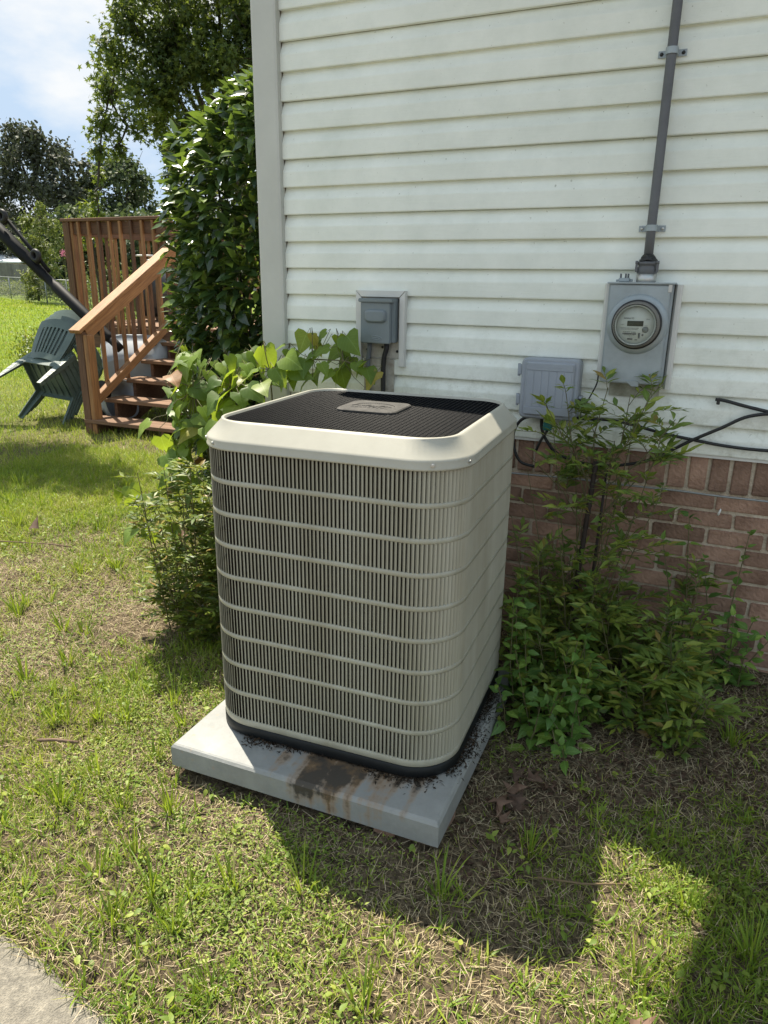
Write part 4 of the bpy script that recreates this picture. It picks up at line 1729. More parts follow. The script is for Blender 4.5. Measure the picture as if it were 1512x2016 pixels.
# round dark grill on the deck
gr = thing('kettle_grill', 'dark dome lidded grill standing on the deck behind the balusters', 'grill', (-6.1 + .85, 5.2, DZ))
gx_, gy_ = -5.08, 5.0
gr.location = (gx_, gy_, DZ)
mb = MB()
mb.lathe([(.10, 0), (.22, .03), (.27, .16), (.275, .30)], Matrix.Translation((gx_, gy_, DZ + .05)), 32)
mb.build('bowl', M_GRILL, gr)
mb = MB()
mb.lathe([(.285, .0), (.285, .02), (.26, .16), (.19, .27), (.09, .33), (0, .34)], Matrix.Translation((gx_, gy_, DZ + .35)), 32)
lidg = mb.build('lid', M_GRILL, gr)
mb = MB()
mb.lathe([(.05, 0), (.05, .06), (.06, .07), (.06, .1), (0, .105)], Matrix.Translation((gx_, gy_, DZ + .685)), 20)
mb.build('vent', M_STEEL, lidg)
mb = MB()
mb.tube([(gx_ - .14, gy_ - .1, DZ + .835), (gx_ + .17, gy_ - .1, DZ + .83)], .012, 8)
mb.build('handle', M_WHITE, lidg)
for a in (0, 2.1, 4.2):
    mb = MB()
    mb.tube([(gx_ + .18 * math.cos(a), gy_ + .18 * math.sin(a), DZ + .0), (gx_ + .17 * math.cos(a), gy_ + .17 * math.sin(a), DZ + .12)], .018, 8)
    mb.build('leg', M_STEEL, gr)

# folded umbrella leaning by the stairs
um = thing('patio_umbrella', 'black folded cantilever umbrella leaning behind the stair handrail', 'umbrella', (-3.75, 3.05, .4))
mb = MB()
ua, ub = Vector((-6.15, 3.0, 2.62)), Vector((-3.93, 3.02, .872))
ud = (ub - ua).normalized()
pts = []
rad = []
for t, r in ((0, .062), (.30, .064), (.325, .072), (.49, .069), (.50, .054), (.60, .056), (.605, .048), (.66, .050), (.67, .062), (.85, .060), (.97, .055), (1, .04)):
    pts.append(ua.lerp(ub, t) + Vector((0, 0, -.03 * math.sin(t * 3.1))))
    rad.append(r)
mb.tube(pts, rad, 16)
mb.build('canopy', M_UMB, um)
un = Vector((ud.z, 0, -ud.x))
if un.z < 0:
    un = -un
mb = MB()
a0, a1 = ua + un * .16, ua.lerp(ub, .62) + un * .06
mb.tube([a0, ua.lerp(ub, .3) + un * .17, ua.lerp(ub, .45) + un * .12, a1], .021, 10)
mb.build('strut', M_UMB, um)
for t, off in ((.355, .19), (.56, .13)):
    c0 = ua.lerp(ub, t) + un * off
    mb = MB()
    M = Matrix.Translation(c0 + Vector((0, -.05, 0))) @ Matrix.Rotation(math.pi / 2, 4, 'X')
    mb.lathe([(.03, 0), (.062, 0), (.07, .012), (.07, .03), (.06, .045), (.035, .05), (.03, .02)], M, 22)
    mb.tube([c0 + Vector((-.05, -.03, -.04)), c0 - un * .09], .03, 8)
    mb.build('joint_knob', M_KNOB, um, fix=False)
mb = MB()
mb.tube([ub - ud * .03, ub + ud * .05, ub + ud * .1 + Vector((0, .02, -.02))], .045, 12)
mb.build('mast', M_UMB, um)

# grey plastic tub under the stairs
tub = thing('plastic_tub', 'light grey moulded plastic tub on black wheels lying behind the stair balusters', 'tub', (-4.0, 3.1, .1))


def shell(c, a, b, h, rot, th=.02):
    q = MB()
    n = 26
    rings = []
    for (f, zz) in ((.72, 0), (.86, .25 * h), (.97, .7 * h), (1.04, h), (1.06, h), (1.0, h - .01), (.9, .65 * h), (.78, .22 * h), (.6, .08 * h)):
        r = []
        for i in range(n):
            t = 2 * math.pi * i / n
            ex = abs(math.cos(t)) ** .6 * math.copysign(1, math.cos(t))
            ey = abs(math.sin(t)) ** .6 * math.copysign(1, math.sin(t))
            r.append(tuple(Matrix.Translation(c) @ rot @ Vector((a * f * ex, b * f * ey, zz))))
        rings.append(r)
    q.loft(rings, True, True, True)
    return q


rot = Matrix.Rotation(math.radians(25), 4, 'Z') @ Matrix.Rotation(math.radians(-62), 4, 'X')
shell((-4.02, 3.35, .45), .40, .33, .34, rot).build('tub', M_TUB, tub)
rot2 = Matrix.Rotation(math.radians(-20), 4, 'Z') @ Matrix.Rotation(math.radians(70), 4, 'Y')
shell((-3.98, 2.95, .2), .2, .17, .26, rot2).build('side_bin', M_TUB, tub)
for (x, y, z) in ((-4.0, 2.85, .36), (-3.98, 2.72, .09)):
    mb = MB()
    mb.lathe([(.04, -.03), (.10, -.035), (.115, -.02), (.115, .02), (.10, .035), (.04, .03)], Matrix.Translation((x, y, z)) @ Matrix.Rotation(math.pi / 2, 4, 'X'), 22)
    mb.build('wheel', M_TYRE, tub)

# ------------------------------------------------------------------ stack of green chairs, tipped forward
def chair_rest_part(pts, name, m, parent, th=.012):
    pass


CH_LABEL = 'dark green plastic chair tipped forward, front most of the stack by the stairs'
ch = thing('garden_chair', CH_LABEL, 'chair', (0, 0, 0), 'green plastic chairs stacked by the stairs')


def grid_part(fn, nu, nv, th, name, parent, holes=None):
    """solid sheet from fn(u,v)->point, optional holes (skip faces)"""
    pts = [[Vector(fn(i / nu, j / nv)) for j in range(nv + 1)] for i in range(nu + 1)]
    bm = bmesh.new()
    vs = [[bm.verts.new(p) for p in row] for row in pts]
    for i in range(nu):
        for j in range(nv):
            if holes and holes(i, j):
                continue
            bm.faces.new((vs[i][j], vs[i + 1][j], vs[i + 1][j + 1], vs[i][j + 1]))
    bmesh.ops.delete(bm, geom=[v for v in bm.verts if not v.link_faces], context='VERTS')
    bmesh.ops.recalc_face_normals(bm, faces=bm.faces)
    bmesh.ops.solidify(bm, geom=bm.faces[:], thickness=th)
    bmesh.ops.recalc_face_normals(bm, faces=bm.faces)
    me = bpy.data.meshes.new(name)
    bm.to_mesh(me)
    bm.free()
    me.materials.append(M_CHAIR)
    me.polygons.foreach_set('use_smooth', [True] * len(me.polygons))
    try:
        me.set_sharp_from_angle(angle=.7)
    except Exception:
        pass
    return link_mesh(name, me, parent, local=True)


def back_pt(u, v):
    # u across, v from the seat up; the back fans out and bows
    w = .17 + .055 * math.sin(v * 1.9)
    x = (u - .5) * 2 * w
    bow = .045 * (1 - ((u - .5) * 2) ** 2)
    top = .03 * (1 - ((u - .5) * 2) ** 2) * v
    return (x, -.22 - .17 * v - bow, .40 + .43 * v + top)


NU, NV = 19, 14
grid_part(back_pt, NU, NV, .010, 'backrest', ch, lambda i, j: (i % 2 == 1) and 2 <= i <= NU - 3 and 2 <= j <= NV - 4)


def seat_pt(u, v):
    x = (u - .5) * 2 * (.20 + .03 * v)
    return (x, -.24 + .48 * v, .42 - .03 * math.sin(v * 3.1) - .012 * (1 - ((u - .5) * 2) ** 2) - (.03 * max(0, v - .85) / .15))


grid_part(seat_pt, 10, 10, .010, 'seat', ch)
# skirt below the seat with ribs
mb = MB()
for x in (-.215, .215):
    s_ = 1 if x > 0 else -1
    mb.loft([[(x, -.23, .41), (x + s_ * .02, .22, .40), (x + s_ * .03, .24, .33), (x + s_ * .012, -.24, .33)], [(x - s_ * .012, -.23, .41), (x + s_ * .008, .22, .40), (x + s_ * .018, .24, .33), (x, -.24, .33)]])
mb.box((-.24, .23, .33), (.24, .242, .40))
mb.box((-.215, -.24, .33), (.215, -.228, .41))
for k in range(5):
    x = -.16 + .08 * k
    mb.box((x - .004, -.22, .365), (x + .004, .22, .40))
mb.build('seat_skirt', M_CHAIR, ch, local=True)
# legs: channel section, tapering
for sx_ in (-1, 1):
    for fy in (-1, 1):
        mb = MB()
        x0, y0, x1, y1 = sx_ * .225, fy * .215, sx_ * (.25 if fy < 0 else .275), fy * .295
        rings = []
        for t in (0, .33, .66, 1):
            cx_, cy_, cz_ = x0 + (x1 - x0) * t, y0 + (y1 - y0) * t, .40 * (1 - t)
            w = .055 - .022 * t
            d = .010
            rings.append([(cx_ + sx_ * d, cy_ - fy * w, cz_), (cx_ + sx_ * d, cy_ + fy * d, cz_), (cx_ - sx_ * w, cy_ + fy * d, cz_), (cx_ - sx_ * w, cy_, cz_), (cx_, cy_, cz_), (cx_, cy_ - fy * w, cz_)])
        mb.loft(rings)
        mb.build('leg', M_CHAIR, ch, local=True)
for sx_ in (-1, 1):
    mb = MB()
    prof4 = [(.235, .25, .40), (.265, .23, .50), (.275, .20, .60), (.28, .12, .645), (.28, -.02, .655), (.265, -.16, .66), (.235, -.27, .67)]
    rings = []
    for i, (x, y, z) in enumerate(prof4):
        w = (.030, .032, .034, .036, .034, .03, .022)[i]
        t = .009
        if i < 3:
            rings.append([(sx_ * (x - .01), y - w, z), (sx_ * (x + .012), y - w, z), (sx_ * (x + .012), y + w * .3, z), (sx_ * (x - .01), y + w * .3, z)])
        else:
            rings.append([(sx_ * (x - w), y, z - t), (sx_ * (x + w), y, z - t), (sx_ * (x + w), y, z + t), (sx_ * (x - w), y, z + t)])
    mb.loft(rings, smooth=False)
    mb.build('armrest', M_CHAIR, ch, bevel=.003, local=True)
ca, sa = math.cos(.336), math.sin(.336)
RZ = Matrix.Rotation(.336, 4, 'Z') @ Matrix.Rotation(-.997, 4, 'X') @ Matrix.Rotation(.20, 4, 'Y')
BASEC = Matrix.Translation((-4.56, 2.40, .27)) @ RZ
ch.matrix_basis = BASEC
for i in (1, 2, 3):
    r = ch.copy()
    COL.objects.link(r)
    r['label'] = ('', 'green plastic chair nested second in the tipped stack by the stairs', 'green plastic chair nested third in the tipped stack by the stairs',
                  'green plastic chair at the far end of the tipped stack by the stairs')[i]
    r.matrix_basis = BASEC @ Matrix.Translation((0, .012 * i, .075 * i))
    for c in list(ch.children):
        k = c.copy()
        COL.objects.link(k)
        k.parent = r
        k.matrix_parent_inverse = Matrix.Identity(4)

# ================================================================== VEGETATION
# ---- tall glossy evergreen shrub at the corner of the house
def plant_leaves(root, tmplA, tmplB, mo, ms, P, D, Nn, S, nsingle, lname='leaf', near=None, sample=None):
    """the leaves that show largest are objects; the rest one part"""
    d = np.linalg.norm(P - CAMP, axis=1)
    sc = S / d if near is None else near
    idx = np.argsort(-sc)
    a, b = idx[:nsingle], idx[nsingle:]
    leaf_objects(lname, tmplA, P[a], D[a], Nn[a], S[a], mo, root)
    if len(b):
        f = foliage('foliage', tmplB, P[b], D[b], Nn[b], S[b], rng.random(len(b)), ms, root)
        tag(f, kind='stuff')


shrub = thing('evergreen_shrub', 'tall shrub with dark glossy pointed leaves against the house corner', 'shrub', (-.62, .95, 0))
n = 12500
th = rng.uniform(0, 2 * math.pi, n)
zz = rng.uniform(.12, 2.62, n)
prof_r = np.interp(zz, [0, .4, 1.1, 1.7, 2.1, 2.35, 2.5, 2.65], [.38, .50, .56, .62, .60, .52, .38, .14])
lump = .80 + .42 * vnoise(th * 1.3 + 3, zz, .33, 61)
rad = np.minimum(prof_r * lump, .86) * (1 - .45 * rng.random(n) ** 2.2)
lean = np.interp(zz, [0, 2.1, 2.6], [0, .02, .16])
P = np.stack([-.57 + lean + rad * np.cos(th), .95 + .85 * rad * np.sin(th), zz], 1)
k_ = (P[:, 0] < -.035) | (P[:, 1] < -.05)
k_ &= ~((P[:, 0] > -.02) & (P[:, 1] > -.12))
P, th = P[k_], th[k_]
n = len(P)
outw = np.stack([np.cos(th), np.sin(th), np.zeros(n)], 1)
D = unit(outw * .9 + rdirs(n) * .75 + np.array([0, 0, -.05]))
Nn = unit(rdirs(n) * .6 + np.array([0, 0, 1.0]) + outw * .35)
S = rng.uniform(.075, .125, n)
camd = unit(CAMP - np.array([-.62, .95, 1.3]))
shell = np.linalg.norm((P[:, :2] - np.array([-.62, .95])), axis=1)
facing = (outw @ camd) + shell * 1.2 + rng.random(n) * .5
plant_leaves(shrub, CAMEL, MIDLEAF, M_CAM_O, M_CAM_A, P, D, Nn, S, 300, near=facing)
mb = MB()
for i in range(7):
    a = rng.uniform(0, 6.28)
    top = Vector((-.62 + .4 * math.cos(a), .95 + .35 * math.sin(a), rng.uniform(1.6, 2.4)))
    b0 = Vector((-.62 + .08 * math.cos(a), .95 + .08 * math.sin(a), -.03))
    mb.tube([b0, b0.lerp(top, .4) + Vector((.05, 0, .1)), top], [.022, .014, .005], 7)
tag(mb.build('stem', M_BARK, shrub), kind='stuff')

# ---- heart-leaved seedlings sprawling behind the unit
vine = thing('heart_leaf_seedling', 'sprawling bright green seedling with heart shaped leaves behind the air conditioner', 'plant', (-.1, -.35, 0))
HL = [(-0.47, -.20, 1.166), (-.42, -.25, 1.19), (-.36, -.3, 1.17), (-.33, -.22, 1.20), (-.26, -.3, 1.185), (-.22, -.22, 1.15), (-.17, -.28, 1.12), (-.10, -.25, 1.16), (-.03, -.3, 1.20), (.03, -.22, 1.22), (.06, -.3, 1.17),
      (.11, -.2, 1.245), (.16, -.28, 1.23), (.2, -.2, 1.25), (.25, -.27, 1.21), (.15, -.32, 1.155), (.06, -.34, 1.12), (.22, -.31, 1.16), (.29, -.22, 1.17), (.0, -.33, 1.13), (-.06, -.35, 1.10),
      (.34, -.18, 1.30), (.40, -.17, 1.315), (.46, -.16, 1.30), (.50, -.17, 1.305), (.43, -.2, 1.25), (.37, -.2, 1.225), (.42, -.22, 1.18), (.50, -.2, 1.19), (.56, -.19, 1.195), (.61, -.2, 1.175), (.66, -.2, 1.16), (.33, -.24, 1.20), (.47, -.24, 1.155), (.28, -.25, 1.16),
      (-.50, -.22, 1.06), (-.44, -.3, 1.04), (-.47, -.24, .985), (-.37, -.33, .96), (-.28, -.36, .985), (-.33, -.3, .92), (-.25, -.38, .91), (-.38, -.28, .87), (-.32, -.38, .85), (-.22, -.42, .88), (-.35, -.36, .80), (-.28, -.42, .79),
      (-.37, -.4, .75), (-.24, -.45, .74), (-.42, -.34, .78), (-.18, -.46, .79), (-.15, -.4, .93), (-.10, -.42, .98), (-.05, -.36, 1.03), (.02, -.4, 1.05), (.07, -.4, 1.0), (.0, -.44, .97), (-.47, -.28, 1.10), (-.41, -.3, 1.0), (-.2, -.35, 1.06), (-.12, -.3, 1.07),
      (-.31, -.45, .70), (-.22, -.5, .66), (-.14, -.52, .70), (-.35, -.42, .68), (.1, -.42, 1.06), (.16, -.44, 1.09), (.22, -.42, 1.11), (-.05, -.46, .9), (.03, -.47, .93)]
LOWL = [(-.46, -.62, .60), (-.40, -.6, .62), (-.37, -.63, .575), (-.29, -.6, .595), (-.2, -.62, .50), (-.25, -.64, .48), (-.31, -.6, .43), (-.18, -.6, .46), (-.34, -.66, .44)]
P = np.array(HL)
P[:, 0] += np.clip(-.24 - P[:, 0], 0, 1) * .6
P = np.concatenate([P, P[:66] + rng.normal(size=(66, 3)) * [.05, .06, .045] - [0, -.03, .03], P[35:66] + rng.normal(size=(31, 3)) * [.04, .05, .04] - [0, -.04, .02]])
n = len(P)
az = rng.uniform(0, 2 * math.pi, n)
# leaves droop towards the viewer's side and down
D = unit(np.stack([np.cos(az) * .7 + .1, np.sin(az) * .5 - .45, rng.uniform(-.75, -.05, n)], 1))
Nn = unit(rdirs(n) * .45 + np.array([-.1, -.35, 1]))
S = rng.uniform(.06, .112, n)
stem_a = P - D * (S * .38)[:, None]
red = set(rng.choice(n, 5, replace=False).tolist())
iN = np.array([i for i in range(n) if i not in red])
iR = np.array(sorted(red))
leaf_objects('leaf', HEART, P[iN], D[iN], Nn[iN], S[iN], M_HEART, vine)
leaf_objects('reddish_leaf', HEART, P[iR], D[iR], Nn[iR], S[iR] * .8, M_HEARTR, vine)
mb = MB()
nodes = [Vector(p) for p in ((-.30, -.36, .72), (-.34, -.32, .95), (-.42, -.28, 1.07), (-.2, -.35, 1.05), (0, -.34, 1.08), (.18, -.29, 1.15), (.36, -.22, 1.2), (.5, -.2, 1.2))]
for b0, path in (((-.25, -.35, 0), (0, 1, 2)), ((-.18, -.33, 0), (0, 1, 3)), ((-.02, -.3, 0), (3, 4)), ((.1, -.25, 0), (4, 5)), ((.2, -.22, 0), (5, 6, 7))):
    pts = [Vector(b0)] + [nodes[k] for k in path]
    mb.tube(pts, [.006] + [.0035] * (len(pts) - 2) + [.002], 6)
for i in range(n):
    p = Vector(stem_a[i])
    q = min(nodes, key=lambda t: (t - p).length)
    mid = p.lerp(q, .5) + Vector((0, 0, -.015))
    mb.tube([Vector(P[i]), p, mid, q], [.0012, .0014, .0016, .002], 4, False)
tag(mb.build('stem', M_TWIG, vine, fix=False), kind='stuff')
vine2 = thing('heart_leaf_sprig', 'low sprig of heart shaped leaves reaching over the lawn left of the air conditioner', 'plant', (-.1, -.55, 0))
P = np.array(LOWL)
n = len(P)
D = unit(np.stack([rng.uniform(-.4, .7, n), rng.uniform(-.6, .2, n), rng.uniform(-.7, -.1, n)], 1))
leaf_objects('leaf', HEART, P, D, unit(rdirs(n) * .4 + np.array([0, -.3, 1])), rng.uniform(.06, .095, n), M_HEART, vine2)
mb = MB()
for p in LOWL:
    mb.tube([(-.1, -.52, 0.0), (-.14, -.56, .3), ((p[0] - .14) / 2, (p[1] - .56) / 2, (p[2] + .42) / 2 + .03), p], [.003, .0025, .0018, .001], 5, False)
tag(mb.build('stem', M_TWIG, vine2, fix=False), kind='stuff')

# ---- yellow-green small-leaved shrub left of the unit


def compound_shrub(root, canes, tA, tB, mo, ms, leaflet, nsingle, spread, per_cane, up=.55, twig_r=.0016, tmin=.25):
    """canes: list of (base, top); leaflets in pairs along arching rachises"""
    mbs = MB()
    PP, DD, NN, SS = [], [], [], []
    for base, top in canes:
        base, top = Vector(base), Vector(top)
        ln = (top - base).length
        mid = base.lerp(top, .5) + Vector((rnd.uniform(-.03, .03), rnd.uniform(-.03, .03), 0))
        mbs.tube([base, mid, top], [.0032, .0026, .0014], 6, False)
        for _ in range(per_cane):
            t = rnd.uniform(tmin, 1.0)
            p = base.lerp(mid, t * 2) if t < .5 else mid.lerp(top, t * 2 - 1)
            a = rnd.uniform(0, 6.283)
            L_ = spread * rnd.uniform(.55, 1.15) * (1.15 - .35 * t)
            d = Vector((math.cos(a), math.sin(a), up * rnd.uniform(.3, 1.4))).normalized()
            e = p + d * L_ + Vector((0, 0, -.18 * L_))
            m_ = p.lerp(e, .5) + Vector((0, 0, .06 * L_))
            mbs.tube([p, m_, e], [twig_r, twig_r * .8, twig_r * .5], 4, False)
            npair = rnd.randint(3, 6)
            side = d.cross(Vector((0, 0, 1))).normalized()
            for q in range(npair):
                tt = .3 + .7 * q / npair
                pp = p.lerp(m_, tt * 2) if tt < .5 else m_.lerp(e, tt * 2 - 1)
                for s_ in (-1, 1):
                    dd = (d * .7 + side * s_ * rnd.uniform(.5, 1.0) + Vector((0, 0, rnd.uniform(-.3, .45)))).normalized()
                    PP.append(pp)
                    DD.append(dd)
                    NN.append(Vector((rnd.gauss(0, .4), rnd.gauss(0, .4), 1)))
                    SS.append(leaflet * rnd.uniform(.65, 1.2))
            PP.append(e)
            DD.append(d)
            NN.append(Vector((rnd.gauss(0, .3), rnd.gauss(0, .3), 1)))
            SS.append(leaflet * rnd.uniform(.8, 1.25))
    P, D, Nn, S = np.array(PP), np.array(DD), np.array(NN), np.array(SS)
    plant_leaves(root, tA, tB, mo, ms, P, D, Nn, S, nsingle, 'leaflet', near=S / np.linalg.norm(P - CAMP, axis=1) * (1 + .8 * rng.random(len(S))))
    tag(mbs.build('stem', M_TWIG, root, fix=False), kind='stuff')


ls = thing('yellow_green_shrub', 'loose yellow green shrub with narrow leaves left of the air conditioner', 'shrub', (-.05, -.55, 0))
canes = []
for i in range(66):
    b0 = (rnd.uniform(-.10, .40), rnd.uniform(-.75, -.28), -.02)
    hgt = rnd.uniform(.14, .80)
    canes.append((b0, (b0[0] + rnd.uniform(-.16, .03), b0[1] + rnd.uniform(-.14, .08), hgt)))
compound_shrub(ls, canes, LANCE, LOWLANCE, M_SHRUB_O, M_SHRUB, .046, 300, .12, 22, .5, tmin=.04)

# ---- tall feathery shrub right of the unit
nb = thing('feathery_shrub', 'tall feathery shrub with narrow leaflets and dark canes before the brick wall', 'shrub', (1.62, -.35, 0))
canes = [((1.60, -.30, 0), (1.60, -.27, 1.0)), ((1.62, -.28, 0), (1.74, -.22, 1.10)), ((1.58, -.32, 0), (1.44, -.26, 1.0)), ((1.63, -.33, 0), (1.83, -.25, .98)), ((1.57, -.3, 0), (1.36, -.3, .84)),
         ((1.64, -.3, 0), (1.70, -.3, .88)), ((1.6, -.36, 0), (1.5, -.42, .78)), ((1.65, -.36, 0), (1.86, -.3, .80)), ((1.55, -.34, 0), (1.33, -.38, .66)), ((1.6, -.26, 0), (1.66, -.15, .95)), ((1.58, -.4, 0), (1.46, -.5, .6)),
         ((1.62, -.3, 0), (1.78, -.32, .72)), ((1.6, -.3, 0), (1.52, -.2, .92)), ((1.62, -.38, 0), (1.7, -.46, .62))]
compound_shrub(nb, canes, LANCE, LOWLANCE, M_NAND_O, M_NAND, .052, 260, .19, 8, .75)
sprays = [((1.60, -.27, .78), (1.47, -.22, 1.13)), ((1.61, -.26, .8), (1.62, -.2, 1.16)), ((1.62, -.26, .8), (1.78, -.18, 1.17)), ((1.62, -.27, .75), (1.87, -.2, 1.06)), ((1.6, -.27, .7), (1.40, -.24, 1.08)), ((1.63, -.28, .65), (1.86, -.24, .95)), ((1.66, -.2, .8), (1.70, -.17, 1.13)), ((1.6, -.28, .6), (1.34, -.28, .9))]
compound_shrub(nb, sprays, LANCE, LOWLANCE, M_NAND_O, M_NAND, .062, 150, .16, 6, .9)
mb = MB()
pts = [(1.575, -.30, -.03), (1.585, -.29, .3), (1.598, -.275, .6), (1.612, -.26, .885)]
fine = []
rad = []
for i in range(60):
    t = i / 59 * 3
    k = min(int(t), 2)
    p = Vector(pts[k]).lerp(Vector(pts[k + 1]), t - k)
    fine.append(p)
    rad.append(.0095 + (.002 if i % 2 else -.0005))
mb.tube(fine, rad, 9)
mb.build('cane', M_CANE, nb)
mb = MB()
mb.tube([(1.63, -.26, .0), (1.645, -.25, .5), (1.652, -.24, .85)], [.007, .006, .0045], 7)
mb.build('cane', M_CANE, nb)
# ---- dense low skirt of the same kind
lb = thing('low_feathery_shrub', 'dense low mound of narrow green leaflets at the foot of the feathery shrub', 'shrub', (1.72, -.5, 0))
canes = []
for i in range(44):
    b0 = (rnd.uniform(1.40, 2.06), rnd.uniform(-.68, -.12), -.02)
    canes.append((b0, (b0[0] + rnd.uniform(-.1, .1), b0[1] + rnd.uniform(-.14, .06), rnd.uniform(.16, .44) * (1.1 if b0[1] > -.5 else .75))))
compound_shrub(lb, canes, LANCE, LOWLANCE, M_NAND_O, M_NAND, .056, 300, .14, 11, .5, tmin=.1)

# ---- broad-leaved weed at the right edge of the pad


def leafy_stems(root, stems, step, size, tA, mo, ms, nsingle, flop=.2):
    mbs = MB()
    PP, DD, NN, SS = [], [], [], []
    for base, top in stems:
        base, top = Vector(base), Vector(top)
        ln = (top - base).length
        mid = base.lerp(top, .5) + Vector((rnd.uniform(-.015, .015), rnd.uniform(-.015, .015), 0))
        mbs.tube([base, mid, top], [.0034, .0026, .0014], 6, False)
        k = max(3, int(ln / step))
        for i in range(k + 1):
            t = (i + .6) / (k + .6)
            p = base.lerp(mid, t * 2) if t < .5 else mid.lerp(top, t * 2 - 1)
            a0 = i * 1.571 + rnd.uniform(-.4, .4)
            for s_ in (0, math.pi):
                a = a0 + s_
                d = Vector((math.cos(a), math.sin(a), rnd.uniform(-flop * .4, .75)))
                PP.append(p + d.normalized() * .006)
                DD.append(d)
                NN.append(Vector((rnd.gauss(0, .3), rnd.gauss(0, .3) - .1, 1)))
                SS.append(size * rnd.uniform(.6, 1.15) * (1.1 - .45 * t))
        PP.append(top)
        DD.append(Vector((rnd.uniform(-.4, .4), rnd.uniform(-.6, .2), .7)))
        NN.append(Vector((0, -.6, 1)))
        SS.append(size * .55)
    P, D, Nn, S = np.array(PP), np.array(DD), np.array(NN), np.array(SS)
    plant_leaves(root, tA, tA, mo, ms, P, D, Nn, S, nsingle)
    tag(mbs.build('stem', M_TWIG, root, fix=False), kind='stuff')


bw = thing('broad_leaf_weed', 'bright green broad leaved weed crowding the right edge of the pad', 'plant', (1.5, -.85, 0))
st_l = []
for i in range(30):
    b0 = (rnd.uniform(1.46, 1.74), rnd.uniform(-.90, -.55), -.04)
    st_l.append((b0, (b0[0] + rnd.uniform(-.08, .06), b0[1] + rnd.uniform(-.1, .05), rnd.uniform(.06, .36))))
for i in range(6):
    b0 = (rnd.uniform(1.42, 1.5), rnd.uniform(-.72, -.5), -.04)
    st_l.append((b0, (b0[0] + rnd.uniform(-.05, .0), b0[1] + rnd.uniform(-.05, .05), rnd.uniform(.3, .46))))
leafy_stems(bw, st_l, .045, .064, OVATE, M_PRIV_O, M_PRIV, 300)
bw2 = thing('trailing_weed', 'small pointed leaf weed trailing along the ground below the feathery shrub', 'plant', (1.8, -.75, 0))
st_l = []
for i in range(22):
    b0 = (rnd.uniform(1.62, 2.06), rnd.uniform(-.72, -.45), -.035)
    st_l.append((b0, (b0[0] + rnd.uniform(-.08, .08), b0[1] + rnd.uniform(-.12, .05), rnd.uniform(.04, .2))))
leafy_stems(bw2, st_l, .04, .05, OVATE, M_NAND_O, M_PRIV, 200)
for k, (lbl, stems) in enumerate((
        ('tallest slim sapling with toothed leaves against the brick wall', [((2.0, -.12, 0), (1.965, -.08, .66)), ((1.99, -.14, 0), (1.88, -.1, .56)), ((2.02, -.15, 0), (2.0, -.12, .3))]),
        ('sapling leaning left over the bricks between two upright ones', [((2.16, -.13, 0), (2.04, -.09, .50)), ((2.12, -.15, 0), (2.1, -.14, .26))]),
        ('sapling nearest the right edge against the brick wall', [((2.17, -.1, 0), (2.185, -.07, .62)), ((2.2, -.14, 0), (2.25, -.12, .3)), ((2.15, -.16, 0), (2.2, -.2, .24)), ((2.1, -.16, 0), (2.06, -.2, .22)), ((2.22, -.13, 0), (2.31, -.13, .22)), ((2.12, -.2, 0), (2.14, -.22, .18)), ((2.06, -.17, 0), (2.05, -.2, .27)), ((2.18, -.17, 0), (2.17, -.2, .33)), ((2.23, -.16, 0), (2.24, -.2, .24)), ((2.0, -.2, 0), (1.98, -.24, .3))]))):
    sp_ = thing('sapling', lbl, 'sapling', stems[0][0], 'saplings along the brick wall')
    leafy_stems(sp_, stems, .055, .07, OVATE, M_PRIV_O, M_PRIV, 200, .35)

# ---- two orange leaves and other dead leaves on the ground
def dead_leaf(x, y, ln, label, m, tmpl=OVATE, dz=.02, a=None, group='dead leaves lying on the ground', tilt=.4):
    a = rnd.uniform(0, 6.28) if a is None else a
    t2 = np.array(tmpl[0]) * ln
    t2[:, 2] *= -.9
    t2[:, 2] += .012 * np.sin(t2[:, 0] * 90 + rnd.uniform(0, 6)) + .008 * np.sin(t2[:, 1] * 120)
    M = Matrix.Translation((x, y, float(gz(x, y)) + dz)) @ Matrix.Rotation(a, 4, 'Z') @ Matrix.Rotation(rnd.uniform(-tilt, tilt), 4, 'X')
    me = npmesh('fallen_leaf', t2, tmpl[1], m, None, True)
    o = link_mesh('fallen_leaf', me)
    o.matrix_basis = M
    tag(o, label, 'leaf', group)


dead_leaf(1.965, -.42, .075, 'upper orange leaf at the foot of the feathery shrub', M_ORANGE, dz=.06, a=-1.9)
dead_leaf(1.93, -.47, .07, 'lower orange leaf at the foot of the feathery shrub', M_ORANGE, dz=.04, a=-1.7)
dead_leaf(1.88, -.50, .045, 'small pale orange leaf left of the two brighter orange leaves', M_ORANGE, dz=.03, a=.5)
SW_ = (STAR[0] * np.array([1, 1, 1]), STAR[1])
for k, (x, y, ln, wh) in enumerate(((1.555, -1.06, .075, 'touching the right edge of the pad'), (1.60, -1.10, .07, 'in the middle of the litter'), (1.64, -1.05, .06, 'under the broad leaved weed'), (1.575, -1.13, .07, 'below the middle of the litter'),
                                    (1.62, -1.16, .08, 'largest of the litter'), (1.52, -1.2, .075, 'beside the pad edge nearer the corner'), (1.545, -1.25, .065, 'nearest the pad corner'), (1.69, -1.08, .06, 'furthest right of the litter'))):
    dead_leaf(x, y, ln, 'dark brown curled leaf by the pad, ' + wh, M_BROWNLEAF, SW_, .02, group='brown leaf litter beside the pad')
dead_leaf(-1.72, -.10, .11, 'large brown leaf lying on the shaded lawn at the far left', M_BROWNLEAF, OVATE, .04, .3)
dead_leaf(-.78, .2, .10, 'brown leaf by the bare patch left of the yellow green shrub', M_BROWNLEAF, OVATE, .04, 1.)
dead_leaf(2.02, -1.72, .06, 'small brown leaf at the tip of the unit shadow', M_BROWNLEAF, SW_, .03)
